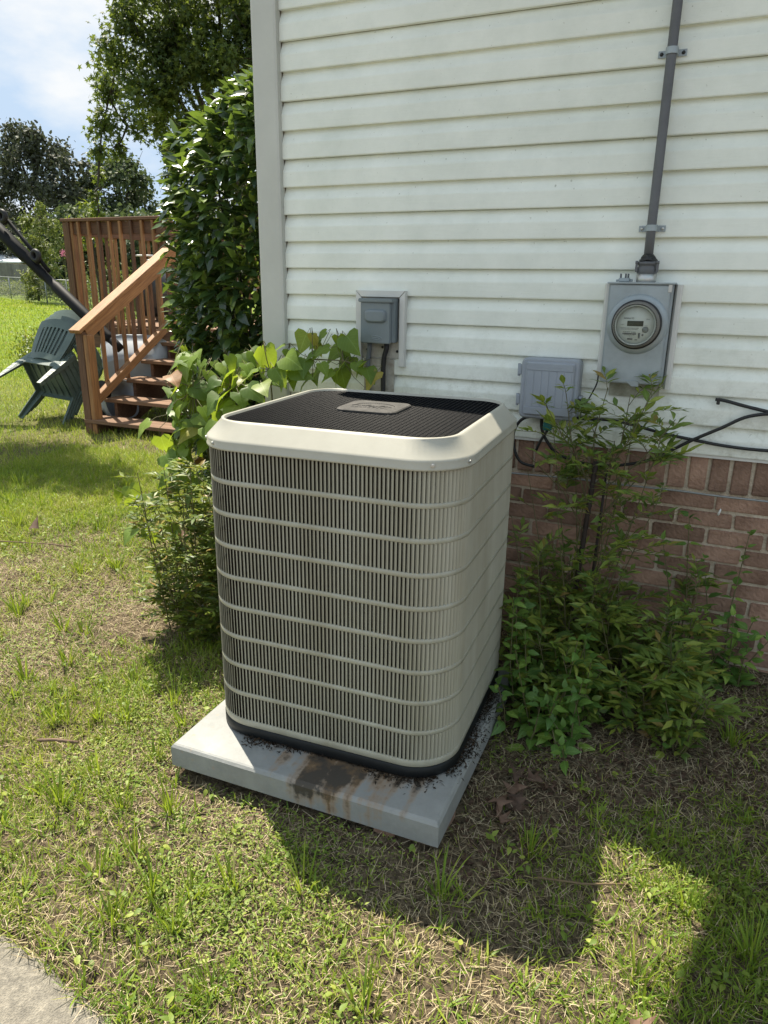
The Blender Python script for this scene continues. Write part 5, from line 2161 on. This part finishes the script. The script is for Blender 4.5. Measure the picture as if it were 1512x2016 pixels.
dead_leaf(2.1, -1.78, .05, 'smaller brown leaf in the sun right of the unit shadow', M_BROWNLEAF, SW_, .03)
for lbl, pts, r in (('brown stick lying in the grass at the lower right', [(2.13, -1.60, -.05), (2.17, -1.70, -.045), (2.24, -1.78, -.05), (2.28, -1.80, -.05)], .0085),
                    ('short dark twig lying in the grass left of the pad', [(-.02, -1.55, -.02), (.05, -1.53, -.01), (.12, -1.50, -.02)], .006),
                    ('long thin vine stem lying over the lawn at the far left', [(-2.4, -.42, .03), (-2.15, -.40, .045), (-1.9, -.34, .035), (-1.65, -.30, .05), (-1.45, -.20, .035), (-1.3, -.15, .02)], .0035),
                    ('pale thin straw stalk lying across the shaded grass', [(1.72, -1.42, -.02), (1.84, -1.40, -.01), (1.95, -1.34, -.02)], .003)):
    mb = MB()
    mb.tube(pts, r, 7)
    tag(mb.build('stick', M_STRAW if 'straw' in lbl else M_STICK), lbl, 'stick')

# ---- trees
OVER = [(-7.3, 7.59, 5.47, 0.41), (-6.71, 7.74, 5.51, 0.49), (-6.24, 8.3, 5.55, 0.5), (-5.42, 8.08, 5.26, 0.4), (-7.69, 7.59, 5.01, 0.42), (-7.24, 7.93, 5.05, 0.51), (-6.44, 7.98, 4.98, 0.5), (-5.44, 7.66, 4.74, 0.39), (-8.53, 8.23, 4.61, 0.41), (-7.24, 7.61, 4.38, 0.46), (-6.74, 7.89, 4.4, 0.42), (-6.1, 8.02, 4.56, 0.27), (-5.36, 7.93, 4.37, 0.28), (-8.63, 8.09, 4.1, 0.32), (-8.19, 8.24, 4.1, 0.36), (-7.67, 8.46, 4.18, 0.36), (-6.48, 7.78, 4.02, 0.23), (-8.81, 8.15, 3.7, 0.24), (-8.42, 8.2, 3.77, 0.2), (-6.94, 7.79, 3.63, 0.19), (-6.57, 7.5, 3.3, 0.15), (-9.18, 8.47, 3.38, 0.17), (-8.63, 7.8, 2.94, 0.15), (-8.63, 7.81, 2.65, 0.11), (-7.48, 8.39, 3.25, 0.11), (-7.23, 8.09, 6.31, 0.66), (-5.94, 7.97, 6.24, 0.71), (-5.41, 8.27, 6.0, 0.48)]
DARK = [(-44.65, 38.76, 10.29, 1.82), (-47.16, 39.21, 10.67, 1.49), (-44.59, 40.9, 9.93, 1.51), (-48.29, 40.25, 8.62, 2.12), (-43.61, 38.78, 7.93, 2.01), (-41.55, 39.8, 9.13, 1.02), (-46.82, 39.94, 6.06, 2.31), (-42.05, 38.98, 6.72, 1.46), (-50.52, 40.7, 5.83, 1.8), (-44.56, 38.84, 11.28, 0.8), (-47.54, 39.67, 11.53, 0.75)]
MID = [(-38.76, 41.76, 8.42, 1.48), (-40.8, 42.21, 9.07, 1.13), (-39.4, 43.9, 7.28, 1.08), (-43.91, 43.25, 8.62, 1.37), (-40.45, 41.78, 6.76, 1.89), (-37.75, 42.8, 6.25, 0.53), (-39.46, 42.94, 9.62, 0.68), (-43.72, 41.98, 6.51, 1.55)]
UND1 = [(-44.15, 35.17, 3.98, 1.41), (-42.12, 35.47, 3.64, 1.4), (-46.69, 36.6, 2.68, 1.12)]
UND2 = [(-37.15, 33.17, 4.11, 1.45), (-35.69, 33.47, 4.4, 1.28), (-37.55, 34.6, 2.94, 1.17)]
UND3 = [(-35.34, 35.17, 3.89, 1.32), (-33.42, 35.47, 4.49, 1.14), (-36.47, 36.6, 2.68, 1.2)]
UND4 = [(-30.26, 34.17, 4.07, 1.08), (-29.38, 34.47, 3.79, 0.93), (-32.46, 35.6, 2.96, 1.14), (-29.71, 35.16, 2.34, 1.11)]
UND5 = [(-27.95, 37.17, 4.52, 1.92), (-25.92, 37.47, 3.61, 1.91), (-30.01, 38.6, 2.42, 1.7)]
UND6 = [(-49.91, 37.17, 5.91, 2.26), (-51.91, 37.47, 8.44, 2.27), (-51.14, 38.6, 3.86, 1.97)]
MYR = [(-26.98, 22.67, 3.81, 0.51), (-27.72, 22.79, 3.17, 0.56), (-27.38, 23.24, 2.52, 0.57), (-28.18, 23.07, 1.61, 0.48), (-26.39, 22.68, 1.84, 0.42), (-25.93, 22.95, 2.94, 0.32), (-26.42, 22.98, 3.6, 0.42), (-26.61, 22.73, 4.44, 0.27), (-27.24, 23.19, 1.16, 0.38), (-27.73, 22.69, 0.81, 0.34)]
PINK = [(-22.64, 20.0, 2.51, 0.08), (-22.55, 20.0, 2.4, 0.08), (-21.75, 20.0, 2.81, 0.08), (-22.75, 20.0, 2.4, 0.06)]
SAP = [(-9.93, 8.75, 2.88, 0.1), (-10.28, 8.84, 2.56, 0.17), (-10.21, 9.18, 2.73, 0.15), (-9.95, 9.05, 2.94, 0.09), (-10.16, 8.76, 2.27, 0.19), (-9.74, 8.96, 2.37, 0.17)]
HEDGE = [(-11.96, 10.59, 1.36, 0.36), (-11.28, 10.74, 1.59, 0.36), (-11.27, 11.3, 0.89, 0.37), (-10.39, 11.08, 1.38, 0.36), (-9.42, 10.59, 0.95, 0.35), (-12.73, 10.93, 0.86, 0.32), (-9.83, 10.98, 1.61, 0.29), (-11.64, 10.66, 0.78, 0.31)]


def crown(name, clumps, per, size, tmpl, m, parent, sub=7, spread=.30, up=.3):
    Ps, Ns = [], []
    for (x, y, z, r) in clumps:
        n = max(12, int(per * min(1.6, (r / np.mean([c[3] for c in clumps])) ** 2)))
        c0 = np.array([x, y, z])
        cs_ = rdirs(sub) * (rng.random((sub, 1)) ** .4) * r * np.array([1, 1, .8])
        k = rng.integers(0, sub, n)
        p = c0 + cs_[k] + rng.normal(size=(n, 3)) * r * spread
        Ps.append(p)
        Ns.append(rdirs(n) * .7 + unit(p - c0) * .4 + np.array([0, 0, .7]))
    P = np.concatenate(Ps)
    Nn = np.concatenate(Ns)
    n = len(P)
    D = unit(rdirs(n) + np.array([0, 0, -.35]))
    f = foliage(name, tmpl, P, D, Nn, size * rng.uniform(.6, 1.3, n), np.clip(rng.random(n) * .8 + vnoise(P[:, 0], P[:, 2], size * 6, 71) * .3, 0, 1), m, parent, smooth=False)
    return tag(f, kind='stuff')


def tree(label, clumps, base, r0, per, size, tmpl, m, name='tree', cat='tree', group=None, barkm=None, sub=7, spread=.30, limbs=None):
    root = thing(name, label, cat, base, group)
    crown('crown', clumps, per, size, tmpl, m, root, sub, spread)
    mb = MB()
    b = Vector(base)
    cz = np.array(clumps)
    top = Vector((float(np.mean(cz[:, 0])), float(np.mean(cz[:, 1])), float(np.percentile(cz[:, 2], 75))))
    fork = b.lerp(top, .45) + Vector((r0 * .6, 0, 0))
    mb.tube([b - Vector((0, 0, .2)), b.lerp(fork, .5) + Vector((-r0 * .3, 0, 0)), fork, fork.lerp(top, .6), top], [r0 * 1.25, r0, r0 * .8, r0 * .45, r0 * .12], 10)
    for (x, y, z, r) in clumps:
        c = Vector((x, y, z))
        s = fork.lerp(top, .3)
        if z < top.z - .5:
            hi = [q for q in clumps if q[2] > z + .12]
            s = Vector(min(hi, key=lambda q: (Vector(q[:3]) - c).length)[:3]) if hi else s
        mid = s.lerp(c, .5) + Vector((0, 0, -.08 * (c - s).length))
        lk = .3 if z < top.z - .5 else 1
        mb.tube([s, mid, c], [r0 * .34 * lk, r0 * .2 * lk, r0 * .05], 6)
        for _ in range(3):
            e = c + Vector((rnd.gauss(0, 1), rnd.gauss(0, 1), rnd.gauss(0, .7))) * r * .6
            mb.tube([mid.lerp(c, .6), e], [r0 * .09, r0 * .025], 4, False)
    mb.build('trunk', barkm or M_BARK, root, fix=False)
    return root


def gpt(x, y):
    return (x, y, float(gz(x, y)))


OVERT = OVER + [(-4.7, 7.8, 4.7, .4), (-4.8, 8.0, 5.4, .45), (-5.9, 7.9, 4.7, .35), (-5.7, 8.2, 5.0, .4), (-5.55, 8.0, 5.7, .5), (-5.0, 8.2, 5.0, .45), (-5.2, 8.1, 4.1, .35), (-6.0, 8.0, 5.2, .42), (-6.9, 8.0, 5.0, .42), (-7.0, 7.9, 4.7, .4), (-7.2, 8.6, 7.0, 1.0), (-5.2, 9.2, 7.2, 1.2), (-8.6, 10, 6.6, 1.2), (-6.2, 11, 8.2, 1.5), (-4.2, 11, 7.4, 1.2)]
tree('large leafy tree overhanging the deck with a branch drooping down its left side', OVERT, gpt(-6.9, 11.3), .22, 700, .088, STAR, M_TREE, sub=9, spread=.25)
# a side limb of a neighbouring tree, left of the picture: throws the shade on the lawn
tree('leafy tree at the left beyond the picture whose branch shades the lawn', [(-6.0, 3.1, 6.4, .6), (-5.0, 3.05, 6.2, .36), (-5.6, 2.75, 6.2, .5), (-6.4, 2.9, 6.3, .5), (-7.2, 3.1, 6.9, .6), (-6.5, 3.3, 6.6, .55), (-9.0, 1.6, 8.0, 1.0), (-9.8, .6, 7.2, 1.1), (-8.8, .2, 8.6, 1.2)], gpt(-9.8, .8), .16, 1700, .1, STAR, M_TREE, sub=8, spread=.32)
tree('dark round headed tree at the far left above the wooden fence', DARK, gpt(-45.3, 39.5), .42, 900, .26, FLAT, M_TREED, group='trees beyond the lawn', sub=12, spread=.2)
tree('hazy green tree right of the dark tree above the deck rail', MID, gpt(-39.8, 42.6), .4, 950, .27, FLAT, M_TREEB, group='trees beyond the lawn', sub=11, spread=.22)
for k, (u, lb) in enumerate(((UND1, 'low bushy tree under the dark tree beside the wooden fence'), (UND2, 'low bushy tree directly behind the left end of the deck rail'), (UND3, 'low bushy tree seen through the middle balusters of the deck'),
                             (UND4, 'low bushy tree seen past the right balusters of the deck'), (UND5, 'bushy tree hidden mostly behind the glossy shrub'), (UND6, 'tall tree just beyond the left edge of the view'))):
    a = np.array(u)
    tree(lb, u + [(float(a[:, 0].mean()) - .8, float(a[:, 1].mean()), 1.6, 1.3), (float(a[:, 0].mean()) + .9, float(a[:, 1].mean()) + .3, 1.5, 1.3)], gpt(float(a[:, 0].mean()), float(a[:, 1].mean())), .16, 1300, .3, FLAT, M_TREEB if k != 0 else M_TREED,
         group='trees beyond the lawn', sub=9, spread=.3)
tree('slender loose leaved sapling on the lawn left of the deck', MYR, gpt(-29.4, 24.4), .05, 260, .2, LOWLEAF, M_HEDGE, name='tree', sub=6, spread=.35)
tree('spindly light green sapling showing above the deck rail', SAP, gpt(-10.1, 9.2), .03, 90, .11, LOWLEAF, M_SHRUB, sub=6, spread=.45)
hd = thing('bush', 'bright weedy bush behind the deck seen between the balusters', 'bush', gpt(-10.2, 10.6))
crown('foliage', HEDGE + [(x, y + .3, .5, .45) for x, y, z, r in HEDGE], 420, .085, LOWLEAF, M_HEDGE, hd, 6, .4)
mb = MB()
for x, y, z, r in HEDGE:
    mb.tube([gpt(x + .1, y + .1), (x, y, z)], [.014, .005], 5)
tag(mb.build('stem', M_TWIG, hd, fix=False), kind='stuff')
pk = thing('blossom', 'small pink blossom cluster beside the left deck post', 'flower', PINK[0][:3])
crown('petals', PINK, 40, .06, LOWLEAF, M_PINK, pk, 4, .5)
mb = MB()
for x, y, z, r in PINK:
    mb.tube([gpt(PINK[0][0], PINK[0][1]), (PINK[0][0], PINK[0][1], z * .6), (x, y, z)], [.02, .014, .006], 5)
tag(mb.build('stem', M_TWIG, pk, fix=False), kind='stuff')
for k, (x, y, r, h, lb) in enumerate(((-9.6, 6.9, .5, .5, 'low weed clump on the lawn behind the green chairs'), (-8.2, 6.2, .45, .6, 'taller weed clump touching the left end of the deck'), (-7.0, 5.2, .4, .55, 'weed clump by the deck corner post'))):
    w = thing('weed_clump', lb, 'weeds', gpt(x, y), 'weed clumps beside the deck')
    f = crown('foliage', [(x, y, h * .5, r * .7), (x + .3, y - .2, h * .35, r * .6), (x - .35, y + .2, h * .35, r * .6)], 420, .075, LOWLEAF, M_SHRUB, w, 8, .4)

# wild growth behind the chain-link fence
n = 6500
t = rng.random(n)
ox = -50 + 34 * t
base_y = 25.6 + (ox + 33.4) * -.457
oy = base_y + .3 + np.abs(rng.normal(0, 1.1, n))
hh = (.25 + .9 * vnoise(ox, oy, 1.6, 81)) * rng.random(n) ** .6
P = np.stack([ox, oy, gz(ox, oy) + hh], 1)
tag(foliage('undergrowth', LOWLEAF, P, unit(rdirs(n) + [0, 0, .5]), rdirs(n) + [0, 0, .6], rng.uniform(.1, .24, n), rng.random(n), M_HEDGE), kind='stuff')
# chain-link fence along the far edge of the lawn
cf = thing('chain_link_fence', 'low chain link fence along the far edge of the lawn', 'fence', (-33.4, 25.4, .25))


def fxy(x):
    return x, 25.55 + (x + 33.4) * -.457


mb = MB()
for x in np.arange(-50, -17, 2.6):
    px_, py_ = fxy(x)
    g = float(gz(px_, py_))
    q = MB()
    q.tube([(px_, py_, g - .1), (px_, py_, g + 1.12)], .028, 8)
    q.build('fence_post', M_WIRE, cf)
a_, b__ = fxy(-50), fxy(-17)
mb.tube([(a_[0], a_[1], float(gz(*a_)) + 1.1), (fxy(-33)[0], fxy(-33)[1], float(gz(*fxy(-33))) + 1.1), (b__[0], b__[1], float(gz(*b__)) + 1.1)], .02, 6)
mb.build('top_rail', M_WIRE, cf)
mb = MB()
for x in np.arange(-50, -17, .12):
    for s_ in (-1, 1):
        p0 = fxy(x)
        p1 = fxy(x + s_ * 1.0)
        g0, g1 = float(gz(*p0)), float(gz(*p1))
        v = [(p0[0], p0[1], g0), (p1[0], p1[1], g1 + 1.08), (p1[0], p1[1] + .006, g1 + 1.08), (p0[0], p0[1] + .006, g0)]
        mb.tube([v[0], v[1]], .003, 3, False, False)
tag(mb.build('wire_mesh', M_WIRE, cf, fix=False), kind='stuff')
# grey board fence, shed roof and house far behind
wf = thing('wooden_fence', 'weathered grey board fence at the far left below the dark tree', 'fence', (-38, 30, 0))
for i in range(46):
    x = -43.2 + .15 * i
    g = float(gz(x, 30))
    h = 2.0 + rnd.uniform(-.03, .03) - .006 * i
    mb = MB()
    mb.prism([(x, 30, g), (x + .138, 30, g), (x + .138, 30, g + h - .03), (x + .11, 30, g + h), (x + .03, 30, g + h), (x, 30, g + h - .03)], (0, 0, 0), (0, .02, 0))
    mb.build('fence_board', M_FENCE, wf)
for z in (.4, 1.6):
    mb = MB()
    mb.box((-43.2, 30.022, float(gz(-40, 30)) + z), (-36.3, 30.06, float(gz(-40, 30)) + z + .09))
    mb.build('fence_rail', M_FENCE, wf)
sh = thing('shed', 'pale roofed shed behind the grey board fence', 'shed', (-42, 34, 0))
mb = MB()
mb.box((-46, 33.2, 0), (-40.6, 36.5, 2.35))
mb.build('wall', M_FHOUSE, sh)
mb = MB()
mb.loft([[(-46.3, 32.9, 2.40), (-40.3, 32.9, 2.33), (-40.3, 32.9, 2.42), (-46.3, 32.9, 2.52)], [(-46.3, 35, 2.98), (-40.3, 35, 2.68), (-40.3, 35, 2.77), (-46.3, 35, 3.10)], [(-46.3, 37, 2.46), (-40.3, 37, 2.46), (-40.3, 37, 2.55), (-46.3, 37, 2.55)]])
mb.build('roof', M_METALROOF, sh)
fh = thing('far_house', 'distant house with pinkish roof seen through the deck balusters', 'house', (-40.5, 47, 0))
mb = MB()
mb.box((-46, 45.5, 0), (-34, 54, 2.9))
mb.build('wall', M_FHOUSE, fh)
mb = MB()
mb.loft([[(-46.5, 45, 2.75), (-33.5, 45, 2.75), (-33.5, 45, 2.9), (-46.5, 45, 2.9)], [(-46.5, 49.7, 4.5), (-33.5, 49.7, 4.5), (-33.5, 49.7, 4.65), (-46.5, 49.7, 4.65)], [(-46.5, 54.4, 2.75), (-33.5, 54.4, 2.75), (-33.5, 54.4, 2.9), (-46.5, 54.4, 2.9)]])
mb.build('roof', M_FROOF, fh)
for x in (-44.5, -41, -38, -35.6):
    mb = MB()
    mb.box((x, 45.42, 1.1), (x + 1.0, 45.49, 2.3))
    fr = mb.build('window', M_WHITE, fh)
    for q in (0, .5):
        mb = MB()
        mb.box((x + .06 + q, 45.40, 1.16), (x + .44 + q, 45.418, 2.24))
        mb.build('pane', M_LCD, fr)

# ================================================================== GRASS
_R = np.array([list(_rt), list(_up), list(_fw)])


def in_view(x, y, z, mar=1.12):
    d = np.stack([x, y, z], 1) - CAMP
    c = d @ _R.T
    f = c[:, 2]
    ok = f > .3
    u = c[:, 0] / np.maximum(f, .1) * 1424.86
    v = c[:, 1] / np.maximum(f, .1) * 1424.86
    return ok & (np.abs(u) < 756 * mar + 30) & (np.abs(v) < 1008 * mar + 30)


def free(x, y):
    ok = ~in_pad(x, y)
    ok &= ~((x > -.02) & (y > -.005))
    ok &= y > curb_y(x) - .015 + (vnoise(x, x * 0 + 3., .22, 5) - .5) * .03
    ok &= ~((y > 4.0) & (y < 7.4) & (x > -5.4) & (x < 0))
    return ok


def lush(x, y):
    """0 bare .. 1 thick"""
    v = .55 * vnoise(x, y, .75, 91) + .3 * vnoise(x, y, .28, 92) + .15 * vnoise(x, y, .1, 93)
    v = (v - .28) * 2.1
    # worn ground beside the unit and under the wall plants
    v = v - .9 * np.exp(-(((x + .25) / .3) ** 2 + ((y + .62) / .4) ** 2))
    v = v - .45 * np.exp(-(((x + .8) / .3) ** 2 + ((y - .05) / .25) ** 2))
    v = v - .9 * np.exp(-(((x - 1.7) / .55) ** 2 + ((y + .50) / .34) ** 2)) - .8 * np.exp(-(((y + .0) / .28) ** 2)) * (x > .9)
    v = v - .5 * np.exp(-(((x - 1.65) / .16) ** 2 + ((y + 1.1) / .25) ** 2))
    v = v - .5 * np.exp(-(((x - .82) / .12) ** 2 + ((y + 2.12) / .1) ** 2))
    v = v + .5 * np.clip((-1.5 - x) / 1.5, 0, 1)
    v = v + .45 * np.exp(-(((x - 2.0) / .5) ** 2 + ((y + 1.25) / .45) ** 2)) + .3 * np.exp(-(((x - 1.3) / .5) ** 2 + ((y + 1.75) / .2) ** 2))
    return np.clip(v, 0, 1)


def blades(name, x, y, h, w, tilt, curl, m, tint, az=None, z0=None):
    n = len(x)
    z = (gz(x, y) if z0 is None else z0) - .004
    az = rng.uniform(0, 2 * np.pi, n) if az is None else az
    dx, dy = np.cos(az), np.sin(az)
    sx, sy = -dy, dx
    tw_ = rng.normal(0, .5, n)
    sx, sy = sx * np.cos(tw_) - sy * np.sin(tw_), sx * np.sin(tw_) + sy * np.cos(tw_)
    px_, pz_ = np.zeros(n), np.zeros(n)
    V = np.zeros((n, 7, 3))
    for k, (s, ww) in enumerate(((0, .8), (.34, 1.0), (.7, .7), (1, 0))):
        if k:
            ds = (s - sp_) * h
            a = tilt + curl * (s + sp_) / 2
            px_ = px_ + np.sin(a) * ds
            pz_ = pz_ + np.cos(a) * ds
        sp_ = s
        cx_, cy_, cz_ = x + dx * px_, y + dy * px_, z + np.maximum(pz_, -.002 + 0 * pz_)
        if k < 3:
            V[:, 2 * k] = np.stack([cx_ - sx * w * ww / 2, cy_ - sy * w * ww / 2, cz_], 1)
            V[:, 2 * k + 1] = np.stack([cx_ + sx * w * ww / 2, cy_ + sy * w * ww / 2, cz_], 1)
        else:
            V[:, 6] = np.stack([cx_, cy_, cz_], 1)
    tf = np.array([(0, 1, 3), (0, 3, 2), (2, 3, 5), (2, 5, 4), (4, 5, 6)])
    F = tf[None] + (np.arange(n) * 7)[:, None, None]
    o = link_mesh(name, npmesh(name, V.reshape(-1, 3), F.reshape(-1, 3), m, np.repeat(tint, 7), True))
    return tag(o, kind='stuff')


def scatter(n, x0, x1, y0, y1, zc=.04, mar=1.12):
    x = rng.uniform(x0, x1, n)
    y = rng.uniform(y0, y1, n)
    g = gz(x, y) + zc
    k = free(x, y) & (in_view(x, y, g, mar) | (in_view(x, y, g, 1.7) & (rng.random(n) < .22)))
    return x[k], y[k]


def bias_tint(x, y, n, base=.5, sp=.22):
    return np.clip(base + (vnoise(x, y, .5, 95) - .5) * .5 + rng.normal(0, sp, n), 0, 1)


# near: short fine blades
x, y = scatter(470000, -3.4, 3.3, -2.6, 1.9)
k = rng.random(len(x)) < .08 + .92 * lush(x, y) ** 1.2
x, y = x[k], y[k]
n = len(x)
blades('grass', x, y, rng.uniform(.015, .055, n) * (.6 + .7 * lush(x, y)), rng.uniform(.0018, .0036, n), np.abs(rng.normal(.55, .4, n)), rng.normal(.5, .5, n), M_GRASS, bias_tint(x, y, n, .58))
# near: broad crab-grass blades in tufts
tx, ty = scatter(9000, -3.4, 3.3, -2.6, 1.9)
k = rng.random(len(tx)) < .12 + .88 * lush(tx, ty)
tx, ty = tx[k], ty[k]
nb_ = rng.integers(4, 13, len(tx))
x = np.repeat(tx, nb_)
y = np.repeat(ty, nb_)
n = len(x)
x = x + rng.normal(0, .012, n)
y = y + rng.normal(0, .012, n)
big = np.repeat(rng.uniform(.55, 1.25, len(tx)), nb_)
k = free(x, y)
x, y, big = x[k], y[k], big[k]
n = len(x)
blades('grass', x, y, rng.uniform(.03, .08, n) * big, rng.uniform(.0035, .0068, n), np.abs(rng.normal(.75, .4, n)), rng.normal(.6, .5, n), M_GRASS, np.clip(bias_tint(x, y, n, .5), 0, .93))
# tall upright tufts
TT = [(-2.14, .34), (-2.44, 1.44), (-1.05, .30), (-.88, -.26), (-.01, -1.09), (.97, -1.78), (1.15, -1.70), (.48, -1.68), (.42, -1.45), (.62, -1.62), (.55, -1.38), (-.3, -.62), (.3, -1.75), (.9, -1.95), (1.1, -2.05), (1.45, -1.95), (2.25, -1.45),
      (2.4, -1.2), (2.1, -1.35), (-1.5, -.3), (-1.4, .2), (.15, -1.3), (.25, -1.15), (-.05, -1.4), (.38, -1.25), (2.0, -1.62), (1.75, -2.0), (2.3, -1.9), (-.6, -.9), (-.9, -.7), (.75, -2.0), (.6, -1.9)]
for _ in range(90):
    TT.append((rnd.uniform(-3, 2.7), rnd.uniform(-1.9, 1.5)))
TT = np.array(TT)
TT = TT[free(TT[:, 0], TT[:, 1])]
x = np.repeat(TT[:, 0], 26)
y = np.repeat(TT[:, 1], 26)
n = len(x)
az = rng.uniform(0, 6.283, n)
x = x + np.cos(az) * rng.random(n) * .03
y = y + np.sin(az) * rng.random(n) * .03
k = free(x, y) & (lush(x, y) > .02)
blades('grass', x[k], y[k], rng.uniform(.05, .15, k.sum()), rng.uniform(.003, .0058, k.sum()), np.abs(rng.normal(.25, .2, k.sum())), rng.uniform(.1, .9, k.sum()), M_GRASS, np.clip(rng.normal(.4, .25, k.sum()), 0, 1), az[k])
# straw lying flat
x, y = scatter(310000, -3.4, 3.3, -2.6, 1.9)
k = rng.random(len(x)) < .95 - .42 * lush(x, y)
x, y = x[k], y[k]
n = len(x)
blades('dry_straw', x, y, rng.uniform(.012, .06, n), rng.uniform(.0008, .0019, n), rng.uniform(1.0, 1.65, n), rng.normal(.1, .3, n), M_STRAW, rng.random(n), None, gz(x, y) + rng.random(n) ** 2 * .018)
# tiny round weeds close to the ground
x, y = scatter(260000, -2.2, 2.7, -2.5, .6)
k = rng.random(len(x)) < np.clip((vnoise(x, y, .3, 97) - .42) * 3.2, 0, 1) * (.25 + .75 * np.clip(-y - .9, 0, 1))
x, y = x[k], y[k]
n = len(x)
P = np.stack([x, y, gz(x, y) + rng.uniform(.004, .03, n)], 1)
tag(foliage('ground_weeds', LOWLEAF, P, unit(rdirs(n) * [1, 1, .35] + [0, 0, .15]), rdirs(n) * .5 + [0, 0, 1.], rng.uniform(.007, .016, n), rng.random(n), M_CLOVER, None, True), kind='stuff')
# larger three-leaf weeds
x, y = scatter(1200, -2.2, 2.7, -2.4, .6)
k = rng.random(len(x)) < .25 + .5 * lush(x, y)
x, y = x[k], y[k]
x = np.repeat(x, 4) + rng.normal(0, .008, len(x) * 4)
y = np.repeat(y, 4) + rng.normal(0, .008, len(y) * 4)
n = len(x)
P = np.stack([x, y, gz(x, y) + rng.uniform(.01, .045, n)], 1)
tag(foliage('ground_weeds', OVATE, P, unit(rdirs(n) * [1, 1, .3]), rdirs(n) * .4 + [0, 0, 1.], rng.uniform(.014, .028, n), rng.random(n), M_CLOVER, None, True), kind='stuff')
# crumbs of soil and bark on the bare strip by the wall and the pad
x, y = scatter(13000, .5, 2.7, -1.5, -.02)
k = lush(x, y) < .35
x, y = x[k], y[k]
n = len(x)
P = np.stack([x, y, gz(x, y) + .004], 1)
tag(foliage('bark_crumbs', FLAT, P, unit(rdirs(n) * [1, 1, .2]), rdirs(n) * .5 + [0, 0, 1.], rng.uniform(.006, .02, n), rng.random(n), M_BROWNLEAF, None, False), kind='stuff')
# middle lawn
x, y = scatter(400000, -13, -1.5, -1.2, 13, .05, 1.1)
dd_ = np.hypot(x - CAMP[0], y - CAMP[1])
k = (rng.random(len(x)) < np.clip(5.5 / dd_, 0, 1) ** 1.3 * (.35 + .65 * lush(x, y))) & ((x < -2.9) | (y > 1.85) | (rng.random(len(x)) < .1))
x, y, dd_ = x[k], y[k], dd_[k]
n = len(x)
blades('grass', x, y, rng.uniform(.035, .10, n), rng.uniform(.0025, .0045, n) * np.clip(dd_ / 6, 1, 2), np.abs(rng.normal(.45, .3, n)), rng.normal(.5, .5, n), M_GRASS, bias_tint(x, y, n, .6, .2))
# far lawn
x, y = scatter(340000, -46, -5, 4, 30, .05, 1.08)
dd_ = np.hypot(x - CAMP[0], y - CAMP[1])
k = (rng.random(len(x)) < .45) & (dd_ > 12.5) & (y < 25.4 + (x + 33.4) * -.457)
x, y, dd_ = x[k], y[k], dd_[k]
n = len(x)
blades('grass', x, y, rng.uniform(.05, .11, n), rng.uniform(.010, .02, n) * np.clip(dd_ / 20, .7, 2), np.abs(rng.normal(.4, .3, n)), rng.normal(.4, .5, n), M_GRASS, bias_tint(x, y, n, .66, .15))
